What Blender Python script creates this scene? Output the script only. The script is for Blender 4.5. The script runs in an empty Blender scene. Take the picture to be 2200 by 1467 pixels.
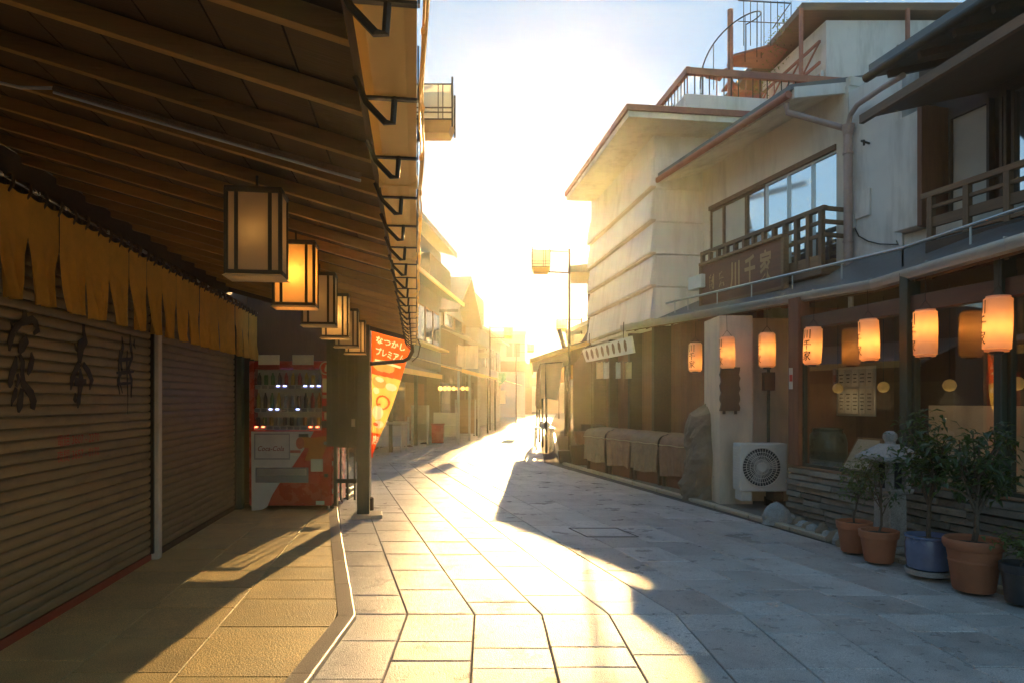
import bpy, bmesh, math, random
from mathutils import Vector, Matrix
random.seed(7)
R = math.radians
SC = bpy.context.scene
COL = SC.collection

# ------------------------------------------------------------------ camera, sky, sun, exposure
FPX, CX, HY, EH = 1466.7, 1100.0, 860.0, 1.45      # photo pixels: focal length, centre, horizon; eye height in metres
cam_d = bpy.data.cameras.new('camera'); cam = bpy.data.objects.new('camera', cam_d); COL.objects.link(cam)
cam.location = (0, 0, EH); cam.rotation_euler = (R(90), 0, 0)
cam_d.lens = 24.0; cam_d.sensor_width = 36.0; cam_d.shift_y = (HY - 733.5) / 2200.0
cam_d.clip_start = 0.05; cam_d.clip_end = 2000
SC.camera = cam
SUN_AZ, SUN_EL = R(4.0), R(14.2)
sun_dir = Vector((math.sin(SUN_AZ)*math.cos(SUN_EL), math.cos(SUN_AZ)*math.cos(SUN_EL), math.sin(SUN_EL)))
SKY_M, SKY_E, SKY_K = 0.8, .09, (1.00,1.40,1.84)
world = bpy.data.worlds.new('World'); SC.world = world; world.use_nodes = True
wn = world.node_tree; wn.nodes.clear()
sky = wn.nodes.new('ShaderNodeTexSky'); sky.sky_type = 'NISHITA'; sky.sun_disc = False
sky.sun_elevation = SUN_EL; sky.sun_rotation = SUN_AZ
sky.altitude = 10; sky.air_density = 1.8; sky.dust_density = 0.30; sky.ozone_density = 3.0
bg = wn.nodes.new('ShaderNodeBackground'); bg.inputs['Strength'].default_value = 0.15
wo = wn.nodes.new('ShaderNodeOutputWorld')
# a soft shoulder over the whole dome, c*k*(e+1/(1+c/m)): an even, slightly milky clear sky
va = wn.nodes.new('ShaderNodeVectorMath'); va.operation = 'MULTIPLY_ADD'
va.inputs[1].default_value = (1/SKY_M,)*3; va.inputs[2].default_value = (1,)*3
vd = wn.nodes.new('ShaderNodeVectorMath'); vd.operation = 'DIVIDE'
vk = wn.nodes.new('ShaderNodeVectorMath'); vk.operation = 'MULTIPLY'; vk.inputs[1].default_value = SKY_K
wn.links.new(sky.outputs[0], va.inputs[0]); wn.links.new(sky.outputs[0], vd.inputs[0]); wn.links.new(va.outputs[0], vd.inputs[1])
ve = wn.nodes.new('ShaderNodeVectorMath'); ve.operation = 'MULTIPLY_ADD'; ve.inputs[1].default_value = (SKY_E,)*3
wn.links.new(sky.outputs[0], ve.inputs[0]); wn.links.new(vd.outputs[0], ve.inputs[2]); wn.links.new(ve.outputs[0], vk.inputs[0]); wn.links.new(vk.outputs[0], bg.inputs[0]); wn.links.new(bg.outputs[0], wo.inputs[0])
sun_d = bpy.data.lights.new('sun', 'SUN'); sun_d.energy = 2.8; sun_d.angle = R(0.55); sun_d.color = (1.0, 0.64, 0.26)
sun = bpy.data.objects.new('sun', sun_d); COL.objects.link(sun)
sun.rotation_euler = sun_dir.to_track_quat('Z', 'Y').to_euler(); sun.location = (10, 60, 40)
SC.view_settings.view_transform = 'Standard'; SC.view_settings.look = 'None'
SC.view_settings.exposure = 1.58; SC.view_settings.gamma = 1.0; SC.view_settings.use_curve_mapping = False
SC.cycles.use_denoising = True
SC.cycles.max_bounces = 6; SC.cycles.diffuse_bounces = 4; SC.cycles.glossy_bounces = 3
SC.cycles.transmission_bounces = 4; SC.cycles.transparent_max_bounces = 8; SC.cycles.volume_bounces = 1
SC.cycles.sample_clamp_indirect = 8.0; SC.cycles.use_light_tree = False
SC.cycles.use_adaptive_sampling = False
HAZE_DENSITY, HAZE_G, HAZE_COL = 0.0030, 0.82, (1.0, 0.90, 0.68)

# ------------------------------------------------------------------ helpers
V3_ = Vector
class Fr:
    """A facade's frame: origin on the ground, local x along the street away from the camera, y to the left of that."""
    def __init__(s, X, slope, z=0.0):
        s.o = Vector((X, 0, z)); u = Vector((slope, 1, 0)).normalized()
        s.u = u; s.v = Vector((-u.y, u.x, 0)); s.rz = math.atan2(u.y, u.x)
    def hit(s, px, py, y):
        d = Vector(((px-CX)/FPX, 1.0, (HY-py)/FPX)); c = Vector((0, 0, EH))
        t = (y - s.v.dot(c - s.o)) / s.v.dot(d)
        p = c + d*t - s.o
        return Vector((s.u.dot(p), y, p.z))
    def w(s, x, y, z): return s.o + s.u*x + s.v*y + Vector((0, 0, z))
def P(px, py, z): return Vector(((px-CX)/FPX*z, z, EH+(HY-py)/FPX*z))

class MB:
    def __init__(s): s.v = []; s.f = []; s.mi = []; s.cur = 0
    def add(s, vs, fs):
        o = len(s.v); s.v += [tuple(p) for p in vs]
        s.f += [tuple(i+o for i in f) for f in fs]; s.mi += [s.cur]*len(fs); return s
    def box(s, a, b):
        (x0,y0,z0),(x1,y1,z1) = a, b
        return s.add([(x0,y0,z0),(x1,y0,z0),(x1,y1,z0),(x0,y1,z0),(x0,y0,z1),(x1,y0,z1),(x1,y1,z1),(x0,y1,z1)],
                     [(0,3,2,1),(4,5,6,7),(0,1,5,4),(1,2,6,5),(2,3,7,6),(3,0,4,7)])
    def hexa(s, b, t):      # four bottom points, four top points
        return s.add(list(b)+list(t), [(0,3,2,1),(4,5,6,7),(0,1,5,4),(1,2,6,5),(2,3,7,6),(3,0,4,7)])
    def bar(s, p, q, w, h, up=(0,0,1)):
        p, q = Vector(p), Vector(q); d = (q-p).normalized(); up = Vector(up)
        a = d.cross(up)
        if a.length < 1e-4: a = d.cross(Vector((0,1,0)))
        a.normalize(); b = a.cross(d).normalized(); a *= w/2; b *= h/2
        return s.hexa([p-a-b, p+a-b, q+a-b, q-a-b], [p-a+b, p+a+b, q+a+b, q-a+b])
    def tube(s, pts, r, n=8, cap=True):
        pts = [Vector(p) for p in pts]; rs = r if isinstance(r, (list, tuple)) else [r]*len(pts)
        o = len(s.v); prev = None
        for i, p in enumerate(pts):
            d = (pts[min(i+1, len(pts)-1)] - pts[max(i-1, 0)]).normalized()
            a = d.cross(Vector((0,0,1))) if prev is None else prev - d*prev.dot(d)
            if a.length < 1e-4: a = d.cross(Vector((0,1,0)))
            a.normalize(); prev = a.copy(); b = d.cross(a)
            for k in range(n):
                t = 2*math.pi*k/n; s.v.append(tuple(p + (a*math.cos(t) + b*math.sin(t))*rs[i]))
        for i in range(len(pts)-1):
            for k in range(n):
                k2 = (k+1) % n
                s.f.append((o+i*n+k, o+i*n+k2, o+(i+1)*n+k2, o+(i+1)*n+k)); s.mi.append(s.cur)
        if cap:
            s.f.append(tuple(o+k for k in range(n))[::-1]); s.f.append(tuple(o+(len(pts)-1)*n+k for k in range(n))); s.mi += [s.cur]*2
        return s
    def lathe(s, prof, c=(0,0,0), n=20):
        o = len(s.v); m = len(prof)
        for r, z in prof:
            for k in range(n):
                t = 2*math.pi*k/n; s.v.append((c[0]+r*math.cos(t), c[1]+r*math.sin(t), c[2]+z))
        for i in range(m-1):
            for k in range(n):
                k2 = (k+1) % n; s.f.append((o+i*n+k, o+i*n+k2, o+(i+1)*n+k2, o+(i+1)*n+k)); s.mi.append(s.cur)
        if prof[0][0] > 1e-4: s.f.append(tuple(o+k for k in range(n))[::-1]); s.mi.append(s.cur)
        if prof[-1][0] > 1e-4: s.f.append(tuple(o+(m-1)*n+k for k in range(n))); s.mi.append(s.cur)
        return s
    def prism(s, poly, d):
        d = Vector(d); n = len(poly); a = [Vector(p) for p in poly]
        return s.add(a + [p+d for p in a], [tuple(range(n))[::-1], tuple(range(n, 2*n))] + [(i, (i+1) % n, (i+1) % n+n, i+n) for i in range(n)])
    def grid(s, fn, nu, nv):
        vs = [fn(i/nu, j/nv) for j in range(nv+1) for i in range(nu+1)]
        return s.add(vs, [(j*(nu+1)+i, j*(nu+1)+i+1, (j+1)*(nu+1)+i+1, (j+1)*(nu+1)+i) for j in range(nv) for i in range(nu)])
    def stroke(s, pts, d):   # a brush stroke: points with widths, in a plane; d = thickness vector
        n = len(pts); L = []; Rr = []
        dn = Vector(d).normalized()
        for i in range(n):
            p = Vector(pts[i][0]); q0 = Vector(pts[max(i-1, 0)][0]); q1 = Vector(pts[min(i+1, n-1)][0])
            t = (q1-q0).normalized(); a = t.cross(dn).normalized()*pts[i][1]/2
            L.append(p+a); Rr.append(p-a)
        for i in range(n-1):
            s.prism([L[i], L[i+1], Rr[i+1], Rr[i]], d)
        return s
    def build(s, name, mat, parent=None, smooth=False, bevel=0, world=False, recalc=True, seg=1):
        vs = s.v
        if world and parent is not None:
            inv = parent['_m'].inverted() if False else MATS[parent.name].inverted()
            vs = [tuple(inv @ Vector(p)) for p in vs]
        me = bpy.data.meshes.new(name); me.from_pydata(vs, [], s.f)
        mats = mat if isinstance(mat, (list, tuple)) else [mat]
        for m in mats: me.materials.append(m)
        if len(mats) > 1: me.polygons.foreach_set('material_index', s.mi)
        if recalc:
            bm = bmesh.new(); bm.from_mesh(me); bmesh.ops.recalc_face_normals(bm, faces=bm.faces); bm.to_mesh(me); bm.free()
        if smooth:
            me.polygons.foreach_set('use_smooth', [True]*len(me.polygons))
            if smooth != 'all': me.set_sharp_from_angle(angle=R(40))
        me.update()
        return link(name, me, parent, bevel, seg)
MATS = {}
def link(name, me, parent=None, bevel=0, seg=1):
    o = bpy.data.objects.new(name, me); COL.objects.link(o)
    if parent is not None: o.parent = parent
    if bevel:
        b = o.modifiers.new('bevel', 'BEVEL'); b.width = bevel; b.segments = seg; b.limit_method = 'ANGLE'; b.angle_limit = R(40)
    return o
def inst(src, loc=(0,0,0), rot=(0,0,0), parent=None, scale=None, mat=None):
    o = src.copy(); COL.objects.link(o); o.parent = parent; o.location = loc; o.rotation_euler = rot
    if scale: o.scale = scale
    return o
def tag(o, label, cat, group=None, kind=None):
    o['label'] = label
    if cat: o['category'] = cat
    if group: o['group'] = group
    if kind: o['kind'] = kind
    return o
def thing(name, label, cat, loc=(0,0,0), rz=0, group=None, kind=None):
    o = bpy.data.objects.new(name, None); COL.objects.link(o); o.location = loc; o.rotation_euler = (0, 0, rz)
    o.empty_display_size = 0.2
    MATS[o.name] = Matrix.Translation(Vector(loc)) @ Matrix.Rotation(rz, 4, 'Z')
    return tag(o, label, cat, group, kind)
def fthing(fr, name, label, cat, x=0, y=0, z=0, group=None):
    return thing(name, label, cat, fr.w(x, y, z), fr.rz, group)
def text_geo(s, size=1.0, bold=0.0, align='CENTER'):
    cu = bpy.data.curves.new('t', 'FONT'); cu.body = s; cu.size = size; cu.align_x = align; cu.align_y = 'CENTER'
    cu.offset = bold; cu.resolution_u = 3
    ob = bpy.data.objects.new('t', cu); COL.objects.link(ob)
    dg = bpy.context.evaluated_depsgraph_get()
    me = bpy.data.meshes.new_from_object(ob.evaluated_get(dg))
    vs = [v.co.copy() for v in me.vertices]; fs = [tuple(p.vertices) for p in me.polygons]
    bpy.data.objects.remove(ob); bpy.data.curves.remove(cu); bpy.data.meshes.remove(me)
    return vs, fs
def text_obj(name, s, size, fn, mat, parent, bold=0.0, cut=0):
    vs, fs = text_geo(s, size, bold)
    m = MB(); m.add([fn(v.x, v.y) for v in vs], fs)
    return m.build(name, mat, parent, recalc=False)

# ------------------------------------------------------------------ materials
def mk(name):
    m = bpy.data.materials.new(name); m.use_nodes = True; nt = m.node_tree
    return m, nt, nt.nodes['Principled BSDF'], nt.nodes['Material Output']
def M(name, col, rough=.6, metal=0.0, var=.18, scale=6.0, bump=0.0, bscale=60.0, stretch=(1,1,1), trans=0.0, tcol=None,
      rnd=.12, dirt=0.0, dscale=1.5, dst=(1,1,1), dcol=(.05,.04,.03), spec=.5, rvar=.15, emit=None, estr=0.0, speck=0.0, coat=0.0, spots=0.0):
    m, nt, b, out = mk(name); N = nt.nodes.new; L = nt.links.new
    tc = N('ShaderNodeTexCoord'); mp = N('ShaderNodeMapping'); mp.inputs['Scale'].default_value = stretch
    oi = N('ShaderNodeObjectInfo'); ad = N('ShaderNodeVectorMath'); ad.operation = 'ADD'
    cm = N('ShaderNodeVectorMath'); cm.operation = 'SCALE'; cm.inputs[0].default_value = (37.0, 91.0, 53.0)
    L(oi.outputs['Random'], cm.inputs['Scale']); L(tc.outputs['Object'], ad.inputs[0]); L(cm.outputs[0], ad.inputs[1])
    L(ad.outputs[0], mp.inputs['Vector'])
    n1 = N('ShaderNodeTexNoise'); n1.inputs['Scale'].default_value = scale; n1.inputs['Detail'].default_value = 3; n1.inputs['Roughness'].default_value = .62
    L(mp.outputs[0], n1.inputs['Vector'])
    mix = N('ShaderNodeMix'); mix.data_type = 'RGBA'
    lo = [max(0, c*(1-var*1.6)) for c in col]; hi = [min(1, c*(1+var*1.6)) for c in col]
    mix.inputs['A'].default_value = (*lo, 1); mix.inputs['B'].default_value = (*hi, 1)
    L(n1.outputs['Fac'], mix.inputs['Factor']); cur = mix.outputs['Result']
    if dirt:
        n2 = N('ShaderNodeTexNoise'); n2.inputs['Scale'].default_value = dscale; n2.inputs['Detail'].default_value = 4; n2.inputs['Roughness'].default_value = .7
        md = N('ShaderNodeMapping'); md.inputs['Scale'].default_value = dst; L(ad.outputs[0], md.inputs['Vector']); L(md.outputs[0], n2.inputs['Vector'])
        mr = N('ShaderNodeMapRange'); mr.inputs['From Min'].default_value = .48; mr.inputs['From Max'].default_value = .72
        mr.inputs['To Min'].default_value = 0; mr.inputs['To Max'].default_value = dirt
        L(n2.outputs['Fac'], mr.inputs['Value'])
        mx = N('ShaderNodeMix'); mx.data_type = 'RGBA'; mx.inputs['B'].default_value = (*dcol, 1)
        L(mr.outputs[0], mx.inputs['Factor']); L(cur, mx.inputs['A']); cur = mx.outputs['Result']
    if spots:
        n6 = N('ShaderNodeTexNoise'); n6.inputs['Scale'].default_value = 26; n6.inputs['Detail'].default_value = 1
        L(ad.outputs[0], n6.inputs['Vector'])
        mr3 = N('ShaderNodeMapRange'); mr3.inputs['From Min'].default_value = .66; mr3.inputs['From Max'].default_value = .74
        mr3.inputs['To Min'].default_value = 0; mr3.inputs['To Max'].default_value = spots
        L(n6.outputs['Fac'], mr3.inputs['Value'])
        mx3 = N('ShaderNodeMix'); mx3.data_type = 'RGBA'; mx3.inputs['B'].default_value = (.07,.06,.05,1)
        L(mr3.outputs[0], mx3.inputs['Factor']); L(cur, mx3.inputs['A']); cur = mx3.outputs['Result']
    if speck:
        n4 = N('ShaderNodeTexNoise'); n4.inputs['Scale'].default_value = 170; n4.inputs['Detail'].default_value = 2
        L(ad.outputs[0], n4.inputs['Vector'])
        mr2 = N('ShaderNodeMapRange'); mr2.inputs['From Min'].default_value = .35; mr2.inputs['From Max'].default_value = .65
        mr2.inputs['To Min'].default_value = 1-speck; mr2.inputs['To Max'].default_value = 1+speck
        L(n4.outputs['Fac'], mr2.inputs['Value'])
        vs = N('ShaderNodeVectorMath'); vs.operation = 'SCALE'; L(cur, vs.inputs[0]); L(mr2.outputs[0], vs.inputs['Scale']); cur = vs.outputs[0]
    if rnd:
        ma = N('ShaderNodeMath'); ma.operation = 'MULTIPLY_ADD'; ma.inputs[1].default_value = 2*rnd; ma.inputs[2].default_value = 1-rnd
        L(oi.outputs['Random'], ma.inputs[0])
        vs2 = N('ShaderNodeVectorMath'); vs2.operation = 'SCALE'; L(cur, vs2.inputs[0]); L(ma.outputs[0], vs2.inputs['Scale']); cur = vs2.outputs[0]
    L(cur, b.inputs['Base Color'])
    rr = N('ShaderNodeMath'); rr.operation = 'MULTIPLY_ADD'; rr.inputs[1].default_value = rvar*2; rr.inputs[2].default_value = rough-rvar
    L(n1.outputs['Fac'], rr.inputs[0]); L(rr.outputs[0], b.inputs['Roughness'])
    b.inputs['Metallic'].default_value = metal; b.inputs['Specular IOR Level'].default_value = spec
    if coat: b.inputs['Coat Weight'].default_value = coat; b.inputs['Coat Roughness'].default_value = .15
    if emit:
        b.inputs['Emission Color'].default_value = (*emit, 1); b.inputs['Emission Strength'].default_value = estr
    if bump:
        n3 = N('ShaderNodeTexNoise'); n3.inputs['Scale'].default_value = bscale; n3.inputs['Detail'].default_value = 2
        L(mp.outputs[0], n3.inputs['Vector'])
        bp = N('ShaderNodeBump'); bp.inputs['Strength'].default_value = bump; bp.inputs['Distance'].default_value = .02
        L(n3.outputs['Fac'], bp.inputs['Height']); L(bp.outputs[0], b.inputs['Normal'])
    if trans:
        t = N('ShaderNodeBsdfTranslucent'); ms = N('ShaderNodeMixShader'); ms.inputs[0].default_value = trans
        if tcol: t.inputs['Color'].default_value = (*tcol, 1)
        else: L(cur, t.inputs['Color'])
        L(b.outputs[0], ms.inputs[1]); L(t.outputs[0], ms.inputs[2]); L(ms.outputs[0], out.inputs['Surface'])
    return m
def GLASS(name, tint=(.8,.85,.82), refl=.10, rough=.01):
    m, nt, b, out = mk(name); N = nt.nodes.new; L = nt.links.new
    nt.nodes.remove(b)
    tr = N('ShaderNodeBsdfTransparent'); tr.inputs[0].default_value = (*tint, 1)
    gl = N('ShaderNodeBsdfGlossy'); gl.inputs['Roughness'].default_value = rough; gl.inputs['Color'].default_value = (1,1,1,1)
    fr = N('ShaderNodeFresnel'); ge = N('ShaderNodeNewGeometry'); mi_ = N('ShaderNodeMapRange'); mi_.inputs['To Min'].default_value = 1.6; mi_.inputs['To Max'].default_value = .625
    L(ge.outputs['Backfacing'], mi_.inputs['Value']); L(mi_.outputs[0], fr.inputs['IOR'])     # a thin pane mirrors alike from both sides
    ma = N('ShaderNodeMath'); ma.operation = 'ADD'; ma.inputs[1].default_value = refl; ma.use_clamp = True
    L(fr.outputs[0], ma.inputs[0])
    ms = N('ShaderNodeMixShader'); L(ma.outputs[0], ms.inputs[0]); L(tr.outputs[0], ms.inputs[1]); L(gl.outputs[0], ms.inputs[2])
    L(ms.outputs[0], out.inputs['Surface']); return m
def EMIT(name, col, s):
    m, nt, b, out = mk(name); b.inputs['Base Color'].default_value = (*[c*.6 for c in col], 1)
    b.inputs['Emission Color'].default_value = (*col, 1); b.inputs['Emission Strength'].default_value = s; return m

m_pave = M('granite paving', (.47,.45,.415), .30, spec=.30, var=.18, scale=3, bump=.4, bscale=130, rnd=.2, dirt=.5, dscale=2.2, dcol=(.15,.13,.11), speck=.34, rvar=.10, spots=.6)
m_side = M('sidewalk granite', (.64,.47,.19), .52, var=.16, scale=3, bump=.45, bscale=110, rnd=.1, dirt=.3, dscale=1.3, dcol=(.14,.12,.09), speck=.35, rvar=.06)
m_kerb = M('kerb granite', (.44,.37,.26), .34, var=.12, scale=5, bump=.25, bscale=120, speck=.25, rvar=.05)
m_bed = M('joint mortar', (.10,.085,.07), .95, bump=.5)
m_earth = M('bare ground', (.16,.14,.11), .95, bump=.6, bscale=30)
m_asph = M('asphalt ground', (.06,.058,.055), .9, bump=.5, bscale=80)
m_shut = M('shutter paint', (.25,.175,.08), .48, var=.2, scale=3, stretch=(.4,1,6), dirt=.55, dscale=2.5, dcol=(.09,.065,.04), bump=.06, rnd=.07)
m_bwood = M('dark brown wood', (.085,.048,.024), .62, var=.3, scale=5, stretch=(.35,6,6), bump=.15, bscale=25, rnd=.2)
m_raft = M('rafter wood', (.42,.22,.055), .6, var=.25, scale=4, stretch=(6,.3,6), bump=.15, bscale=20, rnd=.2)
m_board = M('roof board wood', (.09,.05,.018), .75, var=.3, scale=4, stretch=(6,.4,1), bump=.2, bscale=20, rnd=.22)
m_green = M('green black wood', (.045,.05,.028), .5, var=.25, scale=5, stretch=(6,6,.4), bump=.15, bscale=25)
m_steelp = M('beige steel', (.60,.50,.38), .45, var=.12, dirt=.4, dscale=3, dcol=(.16,.09,.05), bump=.05)
m_gut = M('cream gutter sheet', (.85,.62,.24), .36, .1, var=.12, scale=4, dirt=.3, dscale=4, dcol=(.3,.2,.09), bump=.05, trans=.45, tcol=(.95,.66,.24))
m_brk = M('dark strap iron', (.05,.035,.02), .5, .5, bump=.1)
m_alu = M('dull aluminium', (.5,.5,.48), .38, .85, var=.08)
m_rod = M('galvanised rod', (.55,.5,.42), .25, .9, var=.08)
m_noren = M('tan noren cotton', (.88,.45,.08), .85, var=.15, scale=9, bump=.25, bscale=240, trans=.15, tcol=(.85,.46,.11), rnd=.07, dirt=.18, dscale=4, dcol=(.3,.16,.05), spec=.15)
m_strap = M('dark strap cloth', (.10,.06,.025), .9)
m_lframe = M('lantern bronze frame', (.10,.07,.03), .42, .3, var=.2, bump=.05)
m_lpaper = M('lantern acrylic panel', (.86,.76,.56), .5, var=.04, scale=3, trans=.6, tcol=(.95,.76,.46), rnd=.05)
m_shade = M('street lamp acrylic', (.9,.86,.74), .5, var=.03, scale=3, trans=.93, tcol=(1.0,.96,.84), rnd=.05)
m_white = M('white plastic', (.62,.60,.55), .4, var=.06, dirt=.12, dscale=5)
m_plast = M('off white plaster', (.77,.73,.66), .85, var=.08, scale=2, bump=.12, bscale=50, dirt=.6, dscale=2.2, dst=(1.2,1.2,.22), dcol=(.34,.29,.22), rnd=.04)
m_tanw = M('warm grey plaster', (.62,.50,.35), .85, var=.1, scale=2, bump=.15, bscale=50, dirt=.5, dscale=2, dst=(1.2,1.2,.3), dcol=(.3,.23,.15))
m_plast2 = M('cream stucco', (.77,.70,.58), .85, var=.07, scale=2, bump=.1, bscale=60, dirt=.5, dscale=2.0, dst=(1.2,1.2,.22), dcol=(.38,.30,.2), rnd=.04)
m_panel = M('pale cladding panel', (.77,.73,.67), .55, var=.05, scale=1.5, dirt=.45, dscale=2.0, dst=(1.5,1.5,.25), dcol=(.42,.36,.28), rnd=.07)
m_red = M('vending red', (.42,.035,.015), .28, var=.08, coat=.4, dirt=.15, dscale=4)
m_redd = M('deep red paint', (.30,.05,.02), .45, var=.15)
m_ored = M('rust red steel', (.36,.13,.07), .55, var=.2, dirt=.35, dscale=5, dcol=(.16,.06,.03), bump=.1)
m_black = M('black plastic', (.02,.02,.02), .4, var=.1)
m_ink = M('brush ink', (.018,.014,.01), .6, var=.1)
m_redink = M('red paint lettering', (.42,.05,.03), .6)
m_grey = M('grey plastic', (.25,.25,.24), .45, var=.1)
m_glass = GLASS('shop glass', (.93,.94,.90), .06)
m_vglass = GLASS('display glass', (.9,.92,.9), .02)
m_film = M('mirror film window', (.82,.86,.88), .05, .95, var=.02, rnd=.03, rvar=.02)
m_film2 = M('dull window pane', (.10,.11,.12), .08, .0, var=.1, spec=.8, rvar=.03)
m_tile = M('grey roof tile', (.14,.135,.13), .45, var=.2, bump=.2, rnd=.12, scale=8)
m_sheet = M('copper brown sheet roof', (.20,.14,.10), .42, .3, var=.15, bump=.05)
m_pipe = M('pink brown pipe', (.45,.33,.28), .5, var=.1, dirt=.25, dscale=5, dcol=(.22,.14,.1))
m_wood2 = M('weathered brown timber', (.21,.12,.06), .65, var=.28, scale=5, stretch=(.4,6,6), bump=.2, bscale=25, rnd=.2)
m_wood2v = M('weathered upright timber', (.19,.11,.055), .65, var=.28, scale=5, stretch=(6,6,.4), bump=.2, bscale=25, rnd=.2)
m_dwall = M('dark stained wall', (.09,.05,.03), .7, var=.25, scale=4, stretch=(6,6,.5), bump=.2, bscale=20)
m_rwall = M('red brown timber wall', (.20,.085,.04), .7, var=.25, scale=4, stretch=(6,6,.5), bump=.2, bscale=20)
m_slate = M('stacked slate', (.21,.18,.13), .8, var=.3, scale=7, bump=.6, bscale=28, rnd=.3)
m_rock = M('standing rock', (.24,.18,.115), .85, var=.35, scale=4, bump=.9, bscale=9, dirt=.4, dscale=3, dcol=(.1,.09,.05), rnd=.15)
m_slant = M('lantern granite', (.36,.35,.32), .85, var=.2, scale=12, bump=.5, bscale=90, speck=.3, dirt=.35, dscale=5, dcol=(.15,.15,.1))
m_terra = M('terracotta', (.42,.15,.065), .72, var=.14, scale=7, dirt=.25, dscale=6, dcol=(.25,.12,.07), bump=.1, rnd=.15)
m_blue = M('blue glaze', (.11,.15,.25), .22, var=.25, scale=6, coat=.5)
m_dpot = M('dark glazed pot', (.03,.035,.04), .3, var=.2)
m_soil = M('potting soil', (.04,.03,.02), .95, bump=.8, bscale=60)
m_leaf = M('glossy leaf', (.042,.075,.022), .38, var=.35, scale=14, trans=.3, tcol=(.16,.22,.03), rnd=.2, spec=.6)
m_leaf2 = M('pale leaf', (.09,.13,.035), .42, var=.35, scale=14, trans=.35, tcol=(.22,.25,.04), rnd=.2)
m_bark = M('bark', (.12,.09,.06), .9, var=.3, scale=20, bump=.5, bscale=60)
m_acw = M('ac ivory enamel', (.62,.59,.52), .45, var=.05, dirt=.2, dscale=5, dcol=(.35,.28,.18))
m_tarp = M('beige tarpaulin', (.31,.205,.115), .75, var=.25, scale=6, bump=.6, bscale=14, trans=.05, rnd=.12)
m_tarpr = M('brown tarpaulin', (.30,.165,.09), .72, var=.25, scale=6, bump=.6, bscale=14, rnd=.12)
m_clo = M('hanging canvas', (.55,.47,.34), .8, var=.12, scale=6, bump=.2, bscale=40, trans=.45, tcol=(.8,.6,.32), rnd=.1)
m_chochin = M('paper lantern skin', (.88,.78,.60), .75, var=.04, scale=9, trans=.62, tcol=(.95,.62,.30), rnd=.04, spec=.1)
m_jar = M('blue green ceramic', (.06,.11,.09), .3, var=.25, scale=4, coat=.4)
m_pap = M('paper sheet', (.55,.52,.44), .8, var=.06)
m_gold = M('gilt lettering', (.42,.25,.12), .45, .3, var=.12)
m_signb = M('sign board wood', (.17,.07,.035), .55, var=.25, scale=4, stretch=(.4,6,6), bump=.12, bscale=20)
m_brass = M('yellow lamp glass', (.7,.5,.15), .4, trans=.3, emit=(1,.6,.15), estr=1.0)
m_globe = M('glowing reflection globe', (.62,.48,.2), .6, trans=.3, emit=(1,.55,.14), estr=.05)  # glow stands in for a reflection in the shop glass
m_far = M('far wall grey', (.38,.37,.36), .85, var=.1, dirt=.2, dscale=.4)
m_far2 = M('far wall tan', (.36,.30,.22), .85, var=.1, dirt=.2, dscale=.4)
m_flagO = M('orange flag cloth', (.85,.12,.02), .8, var=.06, bump=.15, bscale=200, trans=.6, tcol=(1.0,.13,.012), spec=.1)
m_flagY = M('yellow flag cloth', (.88,.60,.18), .8, var=.12, scale=4, bump=.15, bscale=200, trans=.6, tcol=(1.0,.66,.16), spec=.1)
m_flagW = M('white flag print', (.85,.78,.62), .8, trans=.6, tcol=(1.0,.85,.6), spec=.1)
m_flagR = M('red flag print', (.75,.10,.03), .8, trans=.6, tcol=(.9,.12,.03), spec=.1)
m_flagG = M('olive flag print', (.45,.36,.12), .8, trans=.6, tcol=(.6,.42,.12), spec=.1)
m_ledb = EMIT('blue button led', (.25,.3,1.0), 6.0)
m_ledr = EMIT('red button led', (1.0,.10,.04), 6.0)
m_bag = M('white plastic bag', (.75,.73,.68), .5, bump=.5, bscale=15, trans=.3)
m_tealc = M('teal cloth', (.10,.28,.20), .8, trans=.4)

# ------------------------------------------------------------------ frames of the facades
FL = Fr(-2.37, -.141)      # shuttered shop on the left
FA = Fr(-5.64, .102)       # shops further up on the left
FW = Fr(6.87, -.28)        # upper storey of the restaurant on the right
FS = Fr(5.276, -.22)       # glazed shopfront and plinth on the right
FB = Fr(4.2, -.136)        # pale panelled building on the right

# ------------------------------------------------------------------ ground, street, kerbs
g = MB(); g.add([(-130,-40,-.06),(130,-40,-.06),(130,230,-.06),(-130,230,-.06)], [(0,1,2,3)])
tag(g.build('ground', m_asph), 'dark ground under the whole street', None, kind='structure')
def street_x(s, z):
    if z < 4.64: return s - .036*(z-4.64)
    if z < 16: return s - .272*(z-4.64)
    if z < 24: return s - .272*11.36 + .03*(z-16)
    return s - .272*11.36 + .24 + .075*(z-24)
bed = MB()
zs = [1.5, 4.64, 16, 24, 75]
for a, b in zip(zs[:-1], zs[1:]):
    bed.add([(street_x(-1.5,a),a,-.018),(street_x(4.6,a),a,-.018),(street_x(4.6,b),b,-.018),(street_x(-1.5,b),b,-.018)], [(0,1,2,3)])
street = bed.build('street', m_bed); tag(street, 'granite paved shopping street curving between the shops', None, kind='structure')
def stone(m, pts, top, th=.04, ch=.004, tilt=0.0):
    tz = [random.uniform(-tilt, tilt) for _ in pts]
    c = sum((Vector(p) for p in pts), Vector((0,0,0)))/4
    def ins(p, d):
        v = Vector(p); e = (c - v); e.z = 0; return v + e.normalized()*d*1.4
    b = [(p[0],p[1],top-th) for p in pts]; e = [(p[0],p[1],top-ch+q) for p, q in zip(pts, tz)]
    t = [tuple(ins((p[0],p[1],top+q), ch)) for p, q in zip(pts, tz)]
    m.add(b+e+t, [(0,1,5,4),(1,2,6,5),(2,3,7,6),(3,0,4,7),(4,5,9,8),(5,6,10,9),(6,7,11,10),(7,4,8,11),(8,9,10,11)])
cols = [-1.10, -.71] + [-.71+.456*k for k in range(1, 11)]
far = MB(); npart = 0; J = .004
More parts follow.
